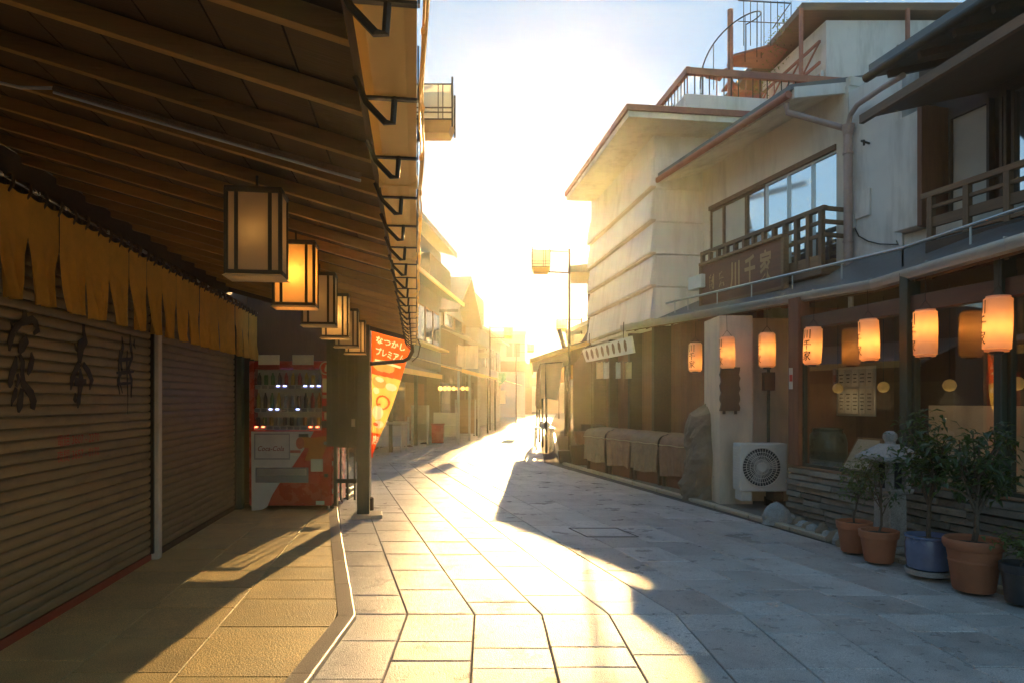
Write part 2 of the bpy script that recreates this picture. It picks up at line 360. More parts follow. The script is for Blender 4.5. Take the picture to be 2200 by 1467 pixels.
for ci in range(len(cols)-1):
    s0, s1 = cols[ci]+J, cols[ci+1]-J
    z = 2.0 + random.random()*.3; rows = []
    while z < 4.45:
        nz = min(z + random.choice((.57,.59,.62,.30)), 4.64)
        if 4.64-nz < .18: nz = 4.64
        rows.append((z, nz)); z = nz
    z = 4.64; nz = z + random.choice((.28,.45,.6))
    while z < 16:
        nz = min(nz, 16); rows.append((z, nz)); z = nz; nz = z + random.choice((.58,.6,.62,.6,.9))
    while z < 72:
        nz = z + (.6 if z < 24 else 1.2); rows.append((z, nz)); z = nz
    for z0, z1 in rows:
        tgt = far if z0 >= 15.9 else MB()
        tp = random.uniform(-.0015, .0015)
        y0, y1 = z0+J, z1-J
        stone(tgt, [(street_x(s0,y0),y0,0),(street_x(s1,y0),y0,0),(street_x(s1,y1-1e-4),y1,0),(street_x(s0,y1-1e-4),y1,0)], tp, ch=.005, tilt=.0016)
        if tgt is not far: tgt.build('paving_stone', m_pave, street, recalc=False); npart += 1
fs_ = far.build('far_paving', m_pave, street, recalc=False); fs_['kind'] = 'stuff'
# manhole frame and cover let into the paving
mh = MB(); q = [P(1262,1153,7.26), P(1372,1153,7.26), P(1325,1134,7.76), P(1222,1134,7.76)]
q = [(p.x, p.y, .0035) for p in q]
for a, b in zip(q, q[1:]+q[:1]): mh.bar(a, b, .010, .006)
mh.build('manhole_frame', m_brk, street)

# left sidewalk and its kerb
side = MB()
side.add([(-1.05,1.5,-.005),(-1.06,4.55,-.005),(-1.95,7.65,-.005),(-2.6,9.9,-.005),(-4.4,9.9,-.005),(-2.9,1.5,-.005)], [(0,1,2,3,4,5)])
sidewalk = side.build('sidewalk', m_bed); tag(sidewalk, 'granite slab sidewalk in front of the closed shutters', None, kind='structure')
def kerb_x(z):
    if z < 4.55: return -1.13 - .02*(4.55-z)*0
    return -1.13 - .277*(z-4.55)
def jx(z): return -1.22 - .146*z
def wx(z, k): return jx(z) + (-2.37-.141*z - jx(z))*k
SZ = .028
for c in range(3):
    z = 1.7 + .25*c
    while z < 10.2:
        n = z + random.choice((.52,.42,.78,.6))
        a, b = z+.003, n-.003
        if c == 0: l0, l1, r0, r1 = jx(a), jx(b), kerb_x(a), kerb_x(b)
        else: l0, l1, r0, r1 = wx(a,.5*c), wx(b,.5*c), wx(a,.5*(c-1)), wx(b,.5*(c-1))
        if r0-l0 > .03 and r1-l1 > .03:
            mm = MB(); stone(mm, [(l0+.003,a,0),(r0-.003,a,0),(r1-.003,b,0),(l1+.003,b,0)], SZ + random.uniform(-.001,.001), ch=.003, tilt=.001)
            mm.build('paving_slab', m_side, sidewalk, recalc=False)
        z = n
kerb_pts = [(-1.03,1.6), (-1.035,4.53), (-1.92,7.65), (-2.52,9.8), (-3.0,11.5)]
kl = MB(); kl.add([(-1.0,1.6,-.03),(-1.1,1.6,-.03),(-1.1,2.0,-.03)], [(0,1,2)])
kerb = thing('kerb', 'pale granite kerb with rounded bright nose, bending beside the sidewalk', None, (0,0,0), kind='structure')
for (x0,z0),(x1,z1) in zip(kerb_pts[:-1], kerb_pts[1:]):
    n = max(1, round(math.hypot(x1-x0, z1-z0)/.85))
    for k in range(n):
        t0, t1 = k/n, (k+1)/n
        a = Vector((x0+(x1-x0)*t0, z0+(z1-z0)*t0, 0)); b = Vector((x0+(x1-x0)*t1, z0+(z1-z0)*t1, 0))
        d = (b-a).normalized(); nn = Vector((-d.y, d.x, 0)); a = a+d*.002; b = b-d*.002
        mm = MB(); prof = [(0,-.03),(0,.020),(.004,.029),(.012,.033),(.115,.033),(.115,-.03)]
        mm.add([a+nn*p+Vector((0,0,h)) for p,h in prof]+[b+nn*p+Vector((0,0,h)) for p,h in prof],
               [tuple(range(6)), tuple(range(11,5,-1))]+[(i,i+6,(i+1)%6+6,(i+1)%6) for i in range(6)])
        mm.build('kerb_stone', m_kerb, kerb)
# right verge and kerb
rk = [(3.86,2.0), (3.78,4.6), (3.30,6.9), (2.55,10.03), (1.16,15.6), (1.22,19), (1.8,30)]
verge = MB()
for (x0,z0),(x1,z1) in zip(rk[:-1], rk[1:]): verge.add([(x0,z0,.02),(x0+4.5,z0,.02),(x1+4.5,z1,.02),(x1,z1,.02)], [(0,1,2,3)])
verge_o = verge.build('shop_verge', m_earth); tag(verge_o, 'earth coloured strip between the street edge and the right shops', None, kind='structure')
rkerb = thing('street_edging', 'low pale edging stones along the right side of the street', None, (0,0,0), kind='structure')
for (x0,z0),(x1,z1) in zip(rk[:-1], rk[1:]):
    n = max(1, round(math.hypot(x1-x0, z1-z0)/.9))
    for k in range(n):
        t0, t1 = k/n+.003, (k+1)/n-.003
        MB().bar((x0+(x1-x0)*t0+.05, z0+(z1-z0)*t0, .012), (x0+(x1-x0)*t1+.05, z0+(z1-z0)*t1, .012), .1, .05).build('edging_stone', m_kerb, rkerb, bevel=.006)

# ------------------------------------------------------------------ left shop: shutters, awning, gutter
GY, GZ, SLOPE = -2.275, 2.185, .265          # gutter line, gutter underside height, roof slope
shop = fthing(FL, 'shuttered_shop', 'long timber shop with closed brown shutters and a low wooden awning on the left', 'shop')
def roofz(y): return 2.245 + (y-GY-.05)*SLOPE*1.0 if True else 0
X0, X1 = -1.6, 8.62
MB().box((X0,.12,0),(X1+1.6,.5,6.2)).build('wall', m_dwall, shop)
MB().box((X0,-.03,2.42),(X1+1.3,.115,2.9)).build('shutter_box', m_bwood, shop, bevel=.01)
nb = 11
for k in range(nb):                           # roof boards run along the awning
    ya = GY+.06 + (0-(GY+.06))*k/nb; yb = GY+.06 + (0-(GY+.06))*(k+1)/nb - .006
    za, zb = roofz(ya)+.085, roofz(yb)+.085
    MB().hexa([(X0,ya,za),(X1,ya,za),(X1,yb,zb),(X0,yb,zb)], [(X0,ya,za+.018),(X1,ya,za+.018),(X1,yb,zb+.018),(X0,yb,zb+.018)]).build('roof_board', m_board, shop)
MB().hexa([(X0,GY+.02,roofz(GY)+.115),(X1+.03,GY+.02,roofz(GY)+.115),(X1+.03,.1,roofz(.1)+.115),(X0,.1,roofz(.1)+.115)],
          [(X0,GY+.02,roofz(GY)+.15),(X1+.03,GY+.02,roofz(GY)+.15),(X1+.03,.1,roofz(.1)+.15),(X0,.1,roofz(.1)+.15)]).build('roof_sheet', m_sheet, shop)
rp = None
NR = 26
rm = MB(); y0, y1 = GY+.075, -.01
rm.hexa([(-.017,y0,roofz(y0)+.028),(.017,y0,roofz(y0)+.028),(.017,y1,roofz(y1)+.028),(-.017,y1,roofz(y1)+.028)],
        [(-.017,y0,roofz(y0)+.083),(.017,y0,roofz(y0)+.083),(.017,y1,roofz(y1)+.083),(-.017,y1,roofz(y1)+.083)])
PITCH = .40
xr0 = 8.5
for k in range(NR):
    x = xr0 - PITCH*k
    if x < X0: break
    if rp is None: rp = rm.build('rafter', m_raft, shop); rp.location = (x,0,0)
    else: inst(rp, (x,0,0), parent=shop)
MB().box((X0,GY+.045,GZ+.03),(X1,GY+.07,GZ+.17)).build('fascia', m_bwood, shop)
MB().hexa([(X1,GY+.0,roofz(GY)-.02),(X1+.028,GY+.0,roofz(GY)-.02),(X1+.028,0,roofz(0)-.02),(X1,0,roofz(0)-.02)],
          [(X1,GY+.0,roofz(GY)+.12),(X1+.028,GY,roofz(GY)+.12),(X1+.028,0,roofz(0)+.12),(X1,0,roofz(0)+.12)]).build('barge_board', m_bwood, shop)
gu = MB()
prof = [(.04,.10),(.04,.0),(.02,-.006),(-.045,-.006),(-.062,.004),(-.066,.11),(-.074,.114),(-.074,.002),(-.05,-.014),(.025,-.014),(.047,-.004),(.047,.10)]
NP = len(prof)
gl_ = []
xs = [X0]; 
while xs[-1] < X1+.1: xs.append(min(xs[-1]+1.2, X1+.1))
for a, b in zip(xs[:-1], xs[1:]):
    vs = [(a+.002,GY+p,GZ+h) for p,h in prof]+[(b-.002,GY+p,GZ+h) for p,h in prof]
    gu.add(vs, [tuple(range(NP)), tuple(range(2*NP-1,NP-1,-1))]+[(i,i+NP,(i+1)%NP+NP,(i+1)%NP) for i in range(NP)])
    if b < X1: gu.box((b-.012,GY-.078,GZ-.018),(b+.012,GY+.05,GZ+.02))
gutter = gu.build('gutter', m_gut, shop)
bp = None
for k in range(NR):
    x = xr0 - PITCH*k + .02
    if x < X0: break
    if bp is None:
        bk = MB(); bk.tube([(0,.07,.03),(0,.045,-.03),(0,.0,-.075),(0,-.018,-.075),(0,-.022,-.012)], .008, 6)
        bk.bar((0,.05,-.018),(0,-.075,-.018),.014,.006); bk.bar((0,-.0775,-.02),(0,-.0775,.11),.014,.004,(0,1,0))
        bp = bk.build('gutter_bracket', m_brk, gutter); bp.location = (x,GY,GZ)
    else: inst(bp, (x,GY,GZ), parent=gutter)
# a second small clip on the front face of the gutter and the twisted cable hung along it
cab = MB(); pts = []
x = .4
while x < X1+.05:
    pts.append((x, GY-.086-.004*math.sin(x*7), GZ+.105 - .03*abs(math.sin((x-.4)/.8*math.pi)))); x += .1
cab.tube(pts, .004, 5)
cab.tube([(p[0], p[1]-.008, p[2]+.03+.02*math.sin(p[0]*5)) for p in pts], .004, 5)
x = .4
while x < X1: cab.lathe([(.0,-.012),(.006,-.009),(.008,0),(.005,.009),(0,.01)], (x,GY-.09,GZ+.085), 7); x += .4
cable = cab.build('light_cable', m_gut, None); cable.location = FL.o; cable.rotation_euler = (0,0,FL.rz)
tag(cable, 'twisted cable with small bulb holders strung along the left gutter', 'cable')
# downpipe from gutter to pillar
pil = FL.hit(781, 1110, 0)
pilw = P(781, 1110, 8.5); v = pilw - FL.o; pil = Vector((FL.u.dot(v), FL.v.dot(v), 0))
dp = MB(); gx = X1-.02
dp.tube([(gx,GY-.02,GZ-.0),(gx,GY-.03,GZ-.10),(gx,GY+.02,GZ-.19),(gx,GY+.09,GZ-.225),(gx-.1,pil.y-.04,GZ-.27)], .026, 10)
dp.tube([(gx,GY-.10,GZ+.06),(gx+.02,GY-.13,GZ-.02),(gx+.01,GY-.1,GZ-.16),(gx,GY-.02,GZ-.235)], .008, 6)
dp.build('gutter_outlet', m_brk, shop, smooth=True)
pl = MB(); pl.box((pil.x-.075,pil.y-.075,.05),(pil.x+.075,pil.y+.075,roofz(pil.y)))
pl.build('pillar', m_green, shop, bevel=.006)
MB().prism([(pil.x-.20,pil.y+.13,0),(pil.x-.16,pil.y-.24,0),(pil.x+.18,pil.y-.22,0),(pil.x+.2,pil.y+.12,0)], (0,0,.05)).build('pillar_footing', m_kerb, shop, bevel=.008)
ew = MB(); ew.box((9.55,-1.32,0),(9.62,.1,3.0)); ew.build('end_wall', m_dwall, shop)
# shutters
PX = FL.hit(327, 1213, -.0).x
def shutter(xa, xb, label):
    mm = MB(); mm.box((xa,-.01,.0),(xb,.1,.085)); 
    s = mm.build('shutter', m_redd if xa < 3 else m_bwood, shop); s['label'] = label
    z = .09; pitch = .0705; first = None
    pr = [(.0,.0),(-.006,.002),(-.0105,.010),(-.0125,.030),(-.0125,.046),(-.010,.057),(-.004,.0625),(.004,.064),(.004,.0695),(.010,.0695),(.010,.0)]
    while z < 2.42:
        if first is None:
            sm = MB(); n = len(pr)
            sm.add([(xa+.02,p,h) for p,h in pr]+[(xb-.02,p,h) for p,h in pr], [tuple(range(n)), tuple(range(2*n-1,n-1,-1))]+[(i,i+n,(i+1)%n+n,(i+1)%n) for i in range(n)])
            first = sm.build('slat', m_shut, s, smooth=True); first.location = (0,0,z)
        else: inst(first, (0,random.uniform(-.001,.001),z), parent=s)
        z += pitch
    MB().box((xa,-.035,.09),(xa+.03,.05,2.42)).build('guide_rail', m_brk, s); MB().box((xb-.03,-.035,.09),(xb,.05,2.42)).build('guide_rail', m_brk, s)
    return s
sh1 = shutter(1.2, PX-.045, 'near shutter with dark brush lettering above small red lettering')
sh2 = shutter(PX+.045, 9.0, 'plain far shutter beside the vending machine')
MB().box((PX-.044,-.07,.03),(PX+.044,.09,2.42)).build('shutter_post', m_steelp, shop, bevel=.008)
MB().box((9.01,-.09,.0),(9.16,.1,2.42)).build('corner_post', m_green, shop, bevel=.006)
# brush lettering on the near shutter (black) and the red line of numbers
def sk(pts): 
    out = []
    for px, py, w in pts:
        h = FL.hit(px, py, -.0145); out.append((h, w*1.45*h.x/FPX))
    return out
brush = [MB(),MB(),MB()]; D = (0,-.0015,0)
c = lambda pts: brush[0 if pts[0][0] < 500 else (1 if pts[0][0] < 1000 else 2)].stroke(sk([(x/4.316, 640+y/4.316, w/4.316) for x,y,w in pts]), D)
for st in (
    [(225,120,40),(230,170,60),(215,210,40),(150,280,50),(110,340,60),(90,420,55),(85,490,20)],
    [(130,240,20),(210,230,45),(300,200,50),(330,240,60),(350,300,55),(310,340,20)],
    [(225,350,50),(240,390,70),(200,450,80),(175,510,30)],
    [(95,230,8),(110,270,20),(120,300,8)],
    [(150,540,20),(140,620,60),(110,700,60),(95,780,60),(90,830,15)],
    [(180,520,30),(210,590,50),(205,700,45),(215,790,60),(290,890,70),(310,960,75),(300,1030,50)],
    [(290,500,14),(300,560,50),(280,640,60),(255,710,20)],
    [(150,830,30),(135,900,50),(110,960,25),(105,1000,8)],
    [(205,840,40),(190,930,60),(180,1000,70),(170,1060,20)],
    [(160,700,26),(175,760,40),(150,820,24)],
    [(775,250,36),(775,320,40),(790,390,70),(750,440,90),(740,530,70),(735,600,40)],
    [(690,420,10),(705,470,30),(720,500,10)],
    [(735,600,50),(700,670,50),(665,750,50),(655,850,14)],
    [(770,610,40),(820,680,50),(850,760,50),(830,850,14)],
    [(740,650,20),(750,740,60),(745,800,70),(735,900,40),(725,960,60),(720,1020,12)],
    [(690,770,60),(750,785,50),(800,770,30)],
    [(700,880,20),(690,940,40),(700,970,10)],
    [(1130,360,14),(1140,450,36),(1115,560,34),(1130,680,30),(1090,760,26),(1110,890,12)],
    [(1205,340,12),(1210,440,36),(1225,540,30),(1190,650,30),(1220,760,30),(1215,920,14)],
    [(1250,380,10),(1240,430,26),(1255,470,8)],
    [(1090,580,14),(1140,570,26),(1230,560,16)], [(1080,690,14),(1150,690,24),(1240,680,14)], [(1085,800,14),(1140,790,20),(1225,785,12)],
    [(1180,480,10),(1175,600,20),(1180,760,18),(1185,920,8),(1182,1070,4)],
    [(1110,480,12),(1100,620,22),(1105,760,18),(1135,880,8)]): c(st)
for b_ in brush: b_.build('brush_character', m_ink, sh1, recalc=True)
h0 = FL.hit(175, 943, -.027)
text_obj('red_lettering', '電話 3607 - 2270', .085, lambda x, y: (h0.x + x, -.0142, h0.z + y), m_redink, sh1)
text_obj('red_lettering', '夜間 3657 - 0170', .085, lambda x, y: (h0.x + x, -.0142, h0.z - .105 + y), m_redink, sh1)

# noren: a long split curtain on a rod
NZ, NY = 2.655, -.16
noren = fthing(FL, 'noren_curtain', 'tan split noren curtain hung from a rod above the shutters', 'curtain', 0, 0, 0)
rod = MB(); rod.tube([(1.6,NY,NZ),(9.75,NY,NZ)], .014, 10); rod.build('rod', m_rod, noren, smooth=True)
rl = MB(); rl.box((1.6,NY+.05,NZ+.015),(9.8,NY+.075,NZ+.06)); rl.build('rail', m_bwood, noren)
PW = .345
seam0 = FL.hit(58, 600, NY).x
def npanel(seed):
    rn = random.Random(seed); a1, a2, a3 = rn.uniform(0,6), rn.uniform(0,6), rn.uniform(0,6)
    nar = rn.uniform(.52,.64); sh = rn.uniform(-.012,.012); deep = rn.uniform(.014,.022); split = rn.uniform(.36,.46)
    H = .615
    m = MB()
    def fn(u, v):
        t = max(0, (v-split)/(1-split)); w = PW*(1-nar*t**1.15)
        x = (u-.5)*w + sh*t
        sag = .018*math.sin(math.pi*((u*2) % 1.0))*(1-v)**3
        f = t**.8*(1.3*deep*math.sin(u*15+a1+v) + .5*deep*math.sin(u*29+a2+v*2)) + .004*math.sin(u*6+a3)*(1-t)
        f += t*.02*math.sin(u*34+a3)*max(0, v-.8)*3
        return (x, f - .02*t*math.cos((u-.5)*3), -.035 - v*H - sag + .003*math.sin(u*9+a2)*t)
    m.grid(fn, 26, 16)
    return m
pvars = []
for k in range(23):
    xc = seam0 - PW*5.5 + PW*k
    if xc < 1.5: continue
    if k < 14: p = npanel(k).build('cloth_panel', m_noren, noren, smooth='all', recalc=False); pvars.append(p); p.location = (xc,NY-.005,NZ)
    else: inst(pvars[k % len(pvars)], (xc,NY-.005,NZ), parent=noren)
sp = None
for k in range(46):
    xc = seam0 - PW*5.5 + PW*.5*k
    if xc < 1.5: continue
    if sp is None:
        s_ = MB(); s_.tube([(0,.0,-.075),(0,-.024,-.03),(0,-.018,.016),(0,0,.024),(0,.018,.014),(0,.02,-.03),(0,.004,-.075)], [.006,.009,.01,.01,.01,.009,.006], 6)
        sp = s_.build('strap', m_strap, noren); sp.location = (xc,NY,NZ)
    else: inst(sp, (xc,NY,NZ), (0, random.uniform(-.15,.15), 0), parent=noren)
for k in range(6):
    x = 2.4+1.35*k
    MB().tube([(x,NY,NZ),(x,NY+.03,NZ-.05),(x,0.0,NZ-.06)], .012, 6).build('rod_hook', m_brk, noren)

# six box lanterns under the awning
LY, LZ = -1.655, 1.995
ords = ['nearest and largest', 'second nearest, glowing orange', 'third nearest, dimly filled by an added light', 'fourth nearest, glowing softly', 'fifth nearest, dimly filled by an added light', 'farthest and smallest']
def box_lantern(label, x, lit):
    t = fthing(FL, 'box_lantern', label, 'lantern', x, LY, LZ, 'box lanterns under the left awning')
    W, Dp, H = .112, .07, .365      # half width (across), half depth (along), height ; local y across
    fr = MB()
    for sx in (-1,1):
        for sy in (-1,1): fr.box((sx*Dp-.008,sy*W-.008,0),(sx*Dp+.008,sy*W+.008,H))
    for z in (.006, H-.01):
        for sx in (-1,1): fr.box((sx*Dp-.010,-W,z-.008),(sx*Dp+.010,W,z+.008))
        for sy in (-1,1): fr.box((-Dp,sy*W-.010,z-.008),(Dp,sy*W+.010,z+.008))
    fr.build('frame', m_lframe, t, bevel=.002)
    mu = MB()
    for sx in (-1,1):
        for yy in (-.62,.62): mu.box((sx*(Dp+.004)-.005,yy*W-.0075,.012),(sx*(Dp+.004)+.005,yy*W+.0075,H-.016))
    mu.build('mullion', m_lframe, t, bevel=.0015)
    for sx in (-1,1): MB().box((sx*Dp-.0015,-W+.01,.012),(sx*Dp+.0015,W-.01,H-.016)).build('panel', m_lpaper, t)
    for sy in (-1,1): MB().box((-Dp+.01,sy*W-.0015,.012),(Dp-.01,sy*W+.0015,H-.016)).build('panel', m_lpaper, t)
    MB().hexa([(-Dp-.014,-W-.014,-.012),(Dp+.014,-W-.014,-.012),(Dp+.014,W+.014,-.012),(-Dp-.014,W+.014,-.012)],
              [(-Dp,-W,.0),(Dp,-W,.0),(Dp,W,.0),(-Dp,W,.0)]).build('base_tray', m_white if not lit else m_lpaper, t)
    MB().box((-Dp-.006,-W-.006,H-.004),(Dp+.006,W+.006,H+.008)).build('lid', m_lframe, t)
    zr = roofz(LY) - LZ
    MB().tube([(0,0,H),(0,0,zr+.04)], .006, 6).build('hanger', m_lframe, t)
    if lit:  # dim lanterns hang unlit; their faint light is added fill for the backlit panels
        ld = bpy.data.lights.new('lantern_bulb_or_fill', 'POINT'); ld.energy = lit; ld.color = (1,.50,.14) if lit > .5 else (1,.72,.42); ld.shadow_soft_size = .03
        lo = bpy.data.objects.new('bulb_or_fill_light', ld); COL.objects.link(lo); lo.parent = t; lo.location = (0,0,H*.5)
    return t
for k in range(6):
    box_lantern('dark framed box lantern hanging under the left awning, ' + ords[k], 2.80 + .985*k, (.06, .8, .04, .5, .04, .4)[k])
# fluorescent batten slung along the rafters
a = FL.hit(112, 190, 0); 
def roofhit(px, py):
    d = Vector(((px-CX)/FPX, 1.0, (HY-py)/FPX)); c = Vector((0,0,EH))
    lo, hi = .3, 12
    for _ in range(60):
        t = (lo+hi)/2; p = c + d*t - FL.o; y = FL.v.dot(p)
        if p.z > roofz(y)-.02: hi = t
        else: lo = t
    return Vector((FL.u.dot(p), FL.v.dot(p), p.z))
A, B = roofhit(115, 190), roofhit(775, 380)
tub = fthing(FL, 'tube_lamp', 'thin unlit tube lamp fixed across the rafters of the left awning', 'lamp', 0, 0, 0)
MB().bar(A+Vector((0,0,.0)), B+Vector((0,0,.0)), .02, .02).build('batten', m_wood2, tub, bevel=.003)
MB().tube([A+Vector((.0,0,-.015)), B+Vector((0,0,-.015))], .005, 8).build('tube', m_white, tub, smooth=True)
q = roofhit(-60, 165)
MB().tube([A, A.lerp(q,.4)+Vector((0,0,-.015)), q], .006, 6).build('lead', m_white, tub, smooth=True)

# ------------------------------------------------------------------ vending machine
VZ = 8.86
vm = thing('vending_machine', 'red and white drinks vending machine standing at the end of the shutters', 'vending machine', ((623.5-CX)/FPX*VZ, VZ, .028))
def vx(px): return (px-623.5)/FPX*VZ
def vz(py): return EH - .028 - (py-HY)/FPX*VZ
def vbox(m, px0, py0, px1, py1, y0, y1): return m.box((vx(px0),y0,vz(py1)),(vx(px1),y1,vz(py0)))
W0, W1, VH = vx(535), vx(712), vz(775)
b = MB()
b.box((W0,.13,.06),(W1,.76,VH))
b.box((W0,0,.06),(vx(546),.13,VH)); b.box((vx(691),0,.06),(W1,.13,VH)); b.box((vx(546),0,vz(792)),(vx(691),.13,VH)); b.box((vx(546),0,.06),(vx(691),.13,vz(923)))
b.build('body', m_red, vm, bevel=.008)
for sx in (W0+.06, W1-.06):
    for sy in (.08, .68): MB().lathe([(.035,0),(.03,.015),(.015,.02),(.015,.07)], (sx,sy,-.01), 10).build('foot', m_alu, vm)
wp = [(540,926),(674,926),(652,966),(630,999),(602,1035),(585,1062),(574,1088),(562,1094),(541,1096)]
MB().prism([(vx(x),-.0045,vz(y)) for x,y in wp], (0,.004,0)).build('front_panel', m_white, vm)
MB().prism([(vx(x),-.0065,vz(y)) for x,y in [(642,940),(655,934),(668,940),(700,935),(704,950),(690,990),(655,988),(664,962),(648,960)]], (0,.002,0)).build('bottle_graphic', M('orange bottle print', (.45,.16,.02), .4), vm)
MB().prism([(vx(645+9*math.cos(t*.52)),-.009,vz(951+13*math.sin(t*.52))) for t in range(12)], (0,.002,0)).build('bottle_cap_graphic', m_redd, vm)
lp = MB(); vbox(lp, 548, 931, 623, 985, -.014, -.002); lp.build('logo_panel', m_white, vm, bevel=.004)
lb = MB(); 
for a_,b_2 in (((547,930),(624,933)),((547,983),(624,986)),((547,930),(549.5,986)),((621.5,930),(624,986))): vbox(lb, a_[0],a_[1],b_2[0],b_2[1], -.018, -.013)
lb.build('logo_frame', m_grey, vm)
text_obj('logo_lettering', 'Coca‑Cola' if False else 'Coca-Cola', .078, lambda x, y: (vx(583)+x*1.02+y*.28, -.0155, vz(963)+y*1.15), M('logo brown red', (.22,.05,.03), .5), vm, bold=.001)
dk = MB(); vbox(dk, 546, 793, 691, 922, .128, .13); dk.build('display_back', m_pap, vm)
MB().box((vx(546),.004,vz(922)),(vx(691),.008,vz(793))).build('display_glass', m_vglass, vm)
bcols = [M('drink '+n, c_, .35, var=.15) for n, c_ in (('red',(.4,.03,.02)),('green',(.06,.2,.05)),('amber',(.45,.2,.03)),('clear',(.3,.34,.32)),('yellow',(.5,.36,.04)),('black',(.04,.035,.03)))]
bmesh_ = {}
for ri, (yt, yb) in enumerate(((799,826),(842,876),(891,914))):
    MB().box((vx(547),.02,vz(yb+9)),(vx(690),.125,vz(yb))).build('shelf', m_white, vm)
    for k in range(10):
        x = vx(553 + 14.6*k - 1.5*ri); h = vz(yt)-vz(yb); z0 = vz(yb)+.001; r = .026
        mi = random.choice(range(6)); can = (ri == 2) or (random.random() < .2)
        key = (ri, mi, can)
        if key not in bmesh_:
            pr = [(r*.85,0),(r,.008),(r,h*.6),(r*.9,h*.68),(r*.4,h*.86),(r*.38,h*.97),(0,h*.98)] if not can else [(r*.85,0),(r,.008),(r,h*.72),(r*.82,h*.78),(0,h*.78)]
            bmesh_[key] = MB().lathe(pr, (0,0,0), 12).build('drink_bottle', bcols[mi], vm, smooth=True); bmesh_[key].location = (x,.07,z0)
        else: inst(bmesh_[key], (x,.07,z0), parent=vm)
        lit = (ri == 0 and k in (3,4,7,8,9)) or (ri == 1 and k in (2,3,6)) or (ri == 2 and k in (0,1,8,9))
        MB().box((x-.033,.008,vz(yb+8)),(x+.033,.02,vz(yb+1.2))).build('button', (m_grey if not lit else m_white), vm, bevel=.003)
        if lit: MB().box((x-.018,.003,vz(yb+3.4)),(x+.020,.007,vz(yb+1.4))).build('button_lamp', m_ledb if ri < 2 else m_ledr, vm)
tr = MB(); vbox(tr, 549, 1003, 663, 1036, -.012, .0); tr.build('delivery_tray', m_grey, vm, bevel=.006)
tf = MB(); vbox(tf, 553, 1006, 659, 1020, -.022, -.011); tf.build('tray_flap', m_alu, vm, bevel=.004)
for (x0,y0_,x1,y1_,mt,nm) in ((668,985,694,1012,m_pap,'notice'),(697,1017,705,1024,m_black,'keyhole'),(679,1075,697,1083,m_pap,'plate'),(693,812,711,842,m_pap,'notice'),(693,848,711,855,m_pap,'notice'),
        (693,871,708,883,m_black,'display'),(697,885,707,900,m_pap,'coin_slot'),(692,903,706,918,m_black,'note_slot'),(642,931,663,938,m_black,'price_plate'),(623,966,646,972,m_redd,'sticker'),(625,974,645,978,m_pap,'sticker')):
    q = MB(); vbox(q, x0,y0_,x1,y1_, -.010, -.0005); q.build(nm, mt, vm, bevel=.002)
for (x0,x1) in ((556,601),(629,674)):
    q = MB(); vbox(q, x0, 762, x1, 783, -.02, -.004); q.build('top_sign', m_white, vm, bevel=.003)
    q = MB(); vbox(q, x0, 783.5, x1, 791, -.02, -.004); q.build('top_sign_strip', m_redd, vm, bevel=.003)
rg = MB()
for k in range(24):
    a0, a1 = k*math.pi/12, (k+1)*math.pi/12
    cx_, cz_ = vx(701), vz(790)
    rg.prism([(cx_+r*math.cos(a), -.004, cz_+r*math.sin(a)) for r, a in ((.074,a0),(.088,a0),(.088,a1),(.074,a1))], (0,.003,0))
rg.prism([(vx(701)+dx,-.004,vz(790)+dz) for dx,dz in ((-.018,-.045),(.018,-.045),(.022,-.01),(.016,.012),(.008,.024),(.008,.045),(-.008,.045),(-.008,.024),(-.016,.012),(-.022,-.01))], (0,.003,0))
rg.build('round_emblem', m_white, vm)
lk = MB(); lk.tube([(vx(700),-.03,vz(951)),(vx(700),-.0,vz(951))], .022, 14); lk.build('lock', m_alu, vm, smooth=True)
for y in (808,870,930,990,1050): MB().box((W1-.004,.03,vz(y+10)),(W1+.012,.05,vz(y))).build('side_hinge', m_alu, vm)

# low iron gate between machine and pillar, panel above, bag beyond
gz = 9.0
gate = thing('iron_gate', 'low dark iron gate between the vending machine and the awning pillar', 'gate', (P(740,1075,gz).x, gz, 0))
gx0, gx1 = P(714,0,gz).x, P(766,0,gz).x
def GP(px, py): p = P(px, py, gz); return (p.x - gate.location.x, 0, p.z)
for py, h in ((958,.03),(1032,.055)): a, b2 = GP(714,py), GP(766,py); MB().bar(a, b2, .03, h).build('rail', m_green, gate, bevel=.003)
for px in (716,732,747,762): MB().bar(GP(px,958), GP(px,1073), .022, .022).build('bar', m_green, gate)
MB().bar(GP(720,958), GP(720,1085), .06, .06).build('post', m_green, gate, bevel=.004)
MB().bar((gx0-gate.location.x+.0,0,0),(gx0-gate.location.x,0,.9),.05,.05).build('post', m_green, gate, bevel=.004)
pan = thing('hanging_board', 'dark green board filling the gap above the iron gate', 'board', (P(740,0,8.70).x, 8.70, 0))
mm = MB(); p0, p1 = P(702,958,8.70), V3_((-1.855,8.70,0)); mm.box((p0.x,8.69,p0.z),(p1.x,8.72,2.62)); mm.build('panel', m_green, pan, world=True)
for k in range(5):
    xx = p0.x+(p1.x-p0.x)*(k+.5)/5; MB().box((xx-.006,8.684,p0.z),(xx+.006,8.689,2.40)).build('batten', m_green, pan, world=True)
MB().box((P(755,0,8.68).x,8.675,1.12),(P(763,0,8.68).x,8.682,1.22)).build('notice', m_pap, pan, world=True)
bag = thing('plastic_bag', 'crumpled white plastic bag on a black crate behind the iron gate', 'bag', P(727,1030,10.2))
bl = MB()
bl.grid(lambda u, v: ((.15*math.sin(math.pi*v)+.02)*math.cos(u*2*math.pi)*(1+.2*math.sin(u*14+v*5)), (.11*math.sin(math.pi*v)+.01)*math.sin(u*2*math.pi)*(1+.2*math.sin(u*11)), .3*(1-v)+.03*math.sin(u*9)), 20, 10)
bl.build('bag_body', m_bag, bag, smooth='all')
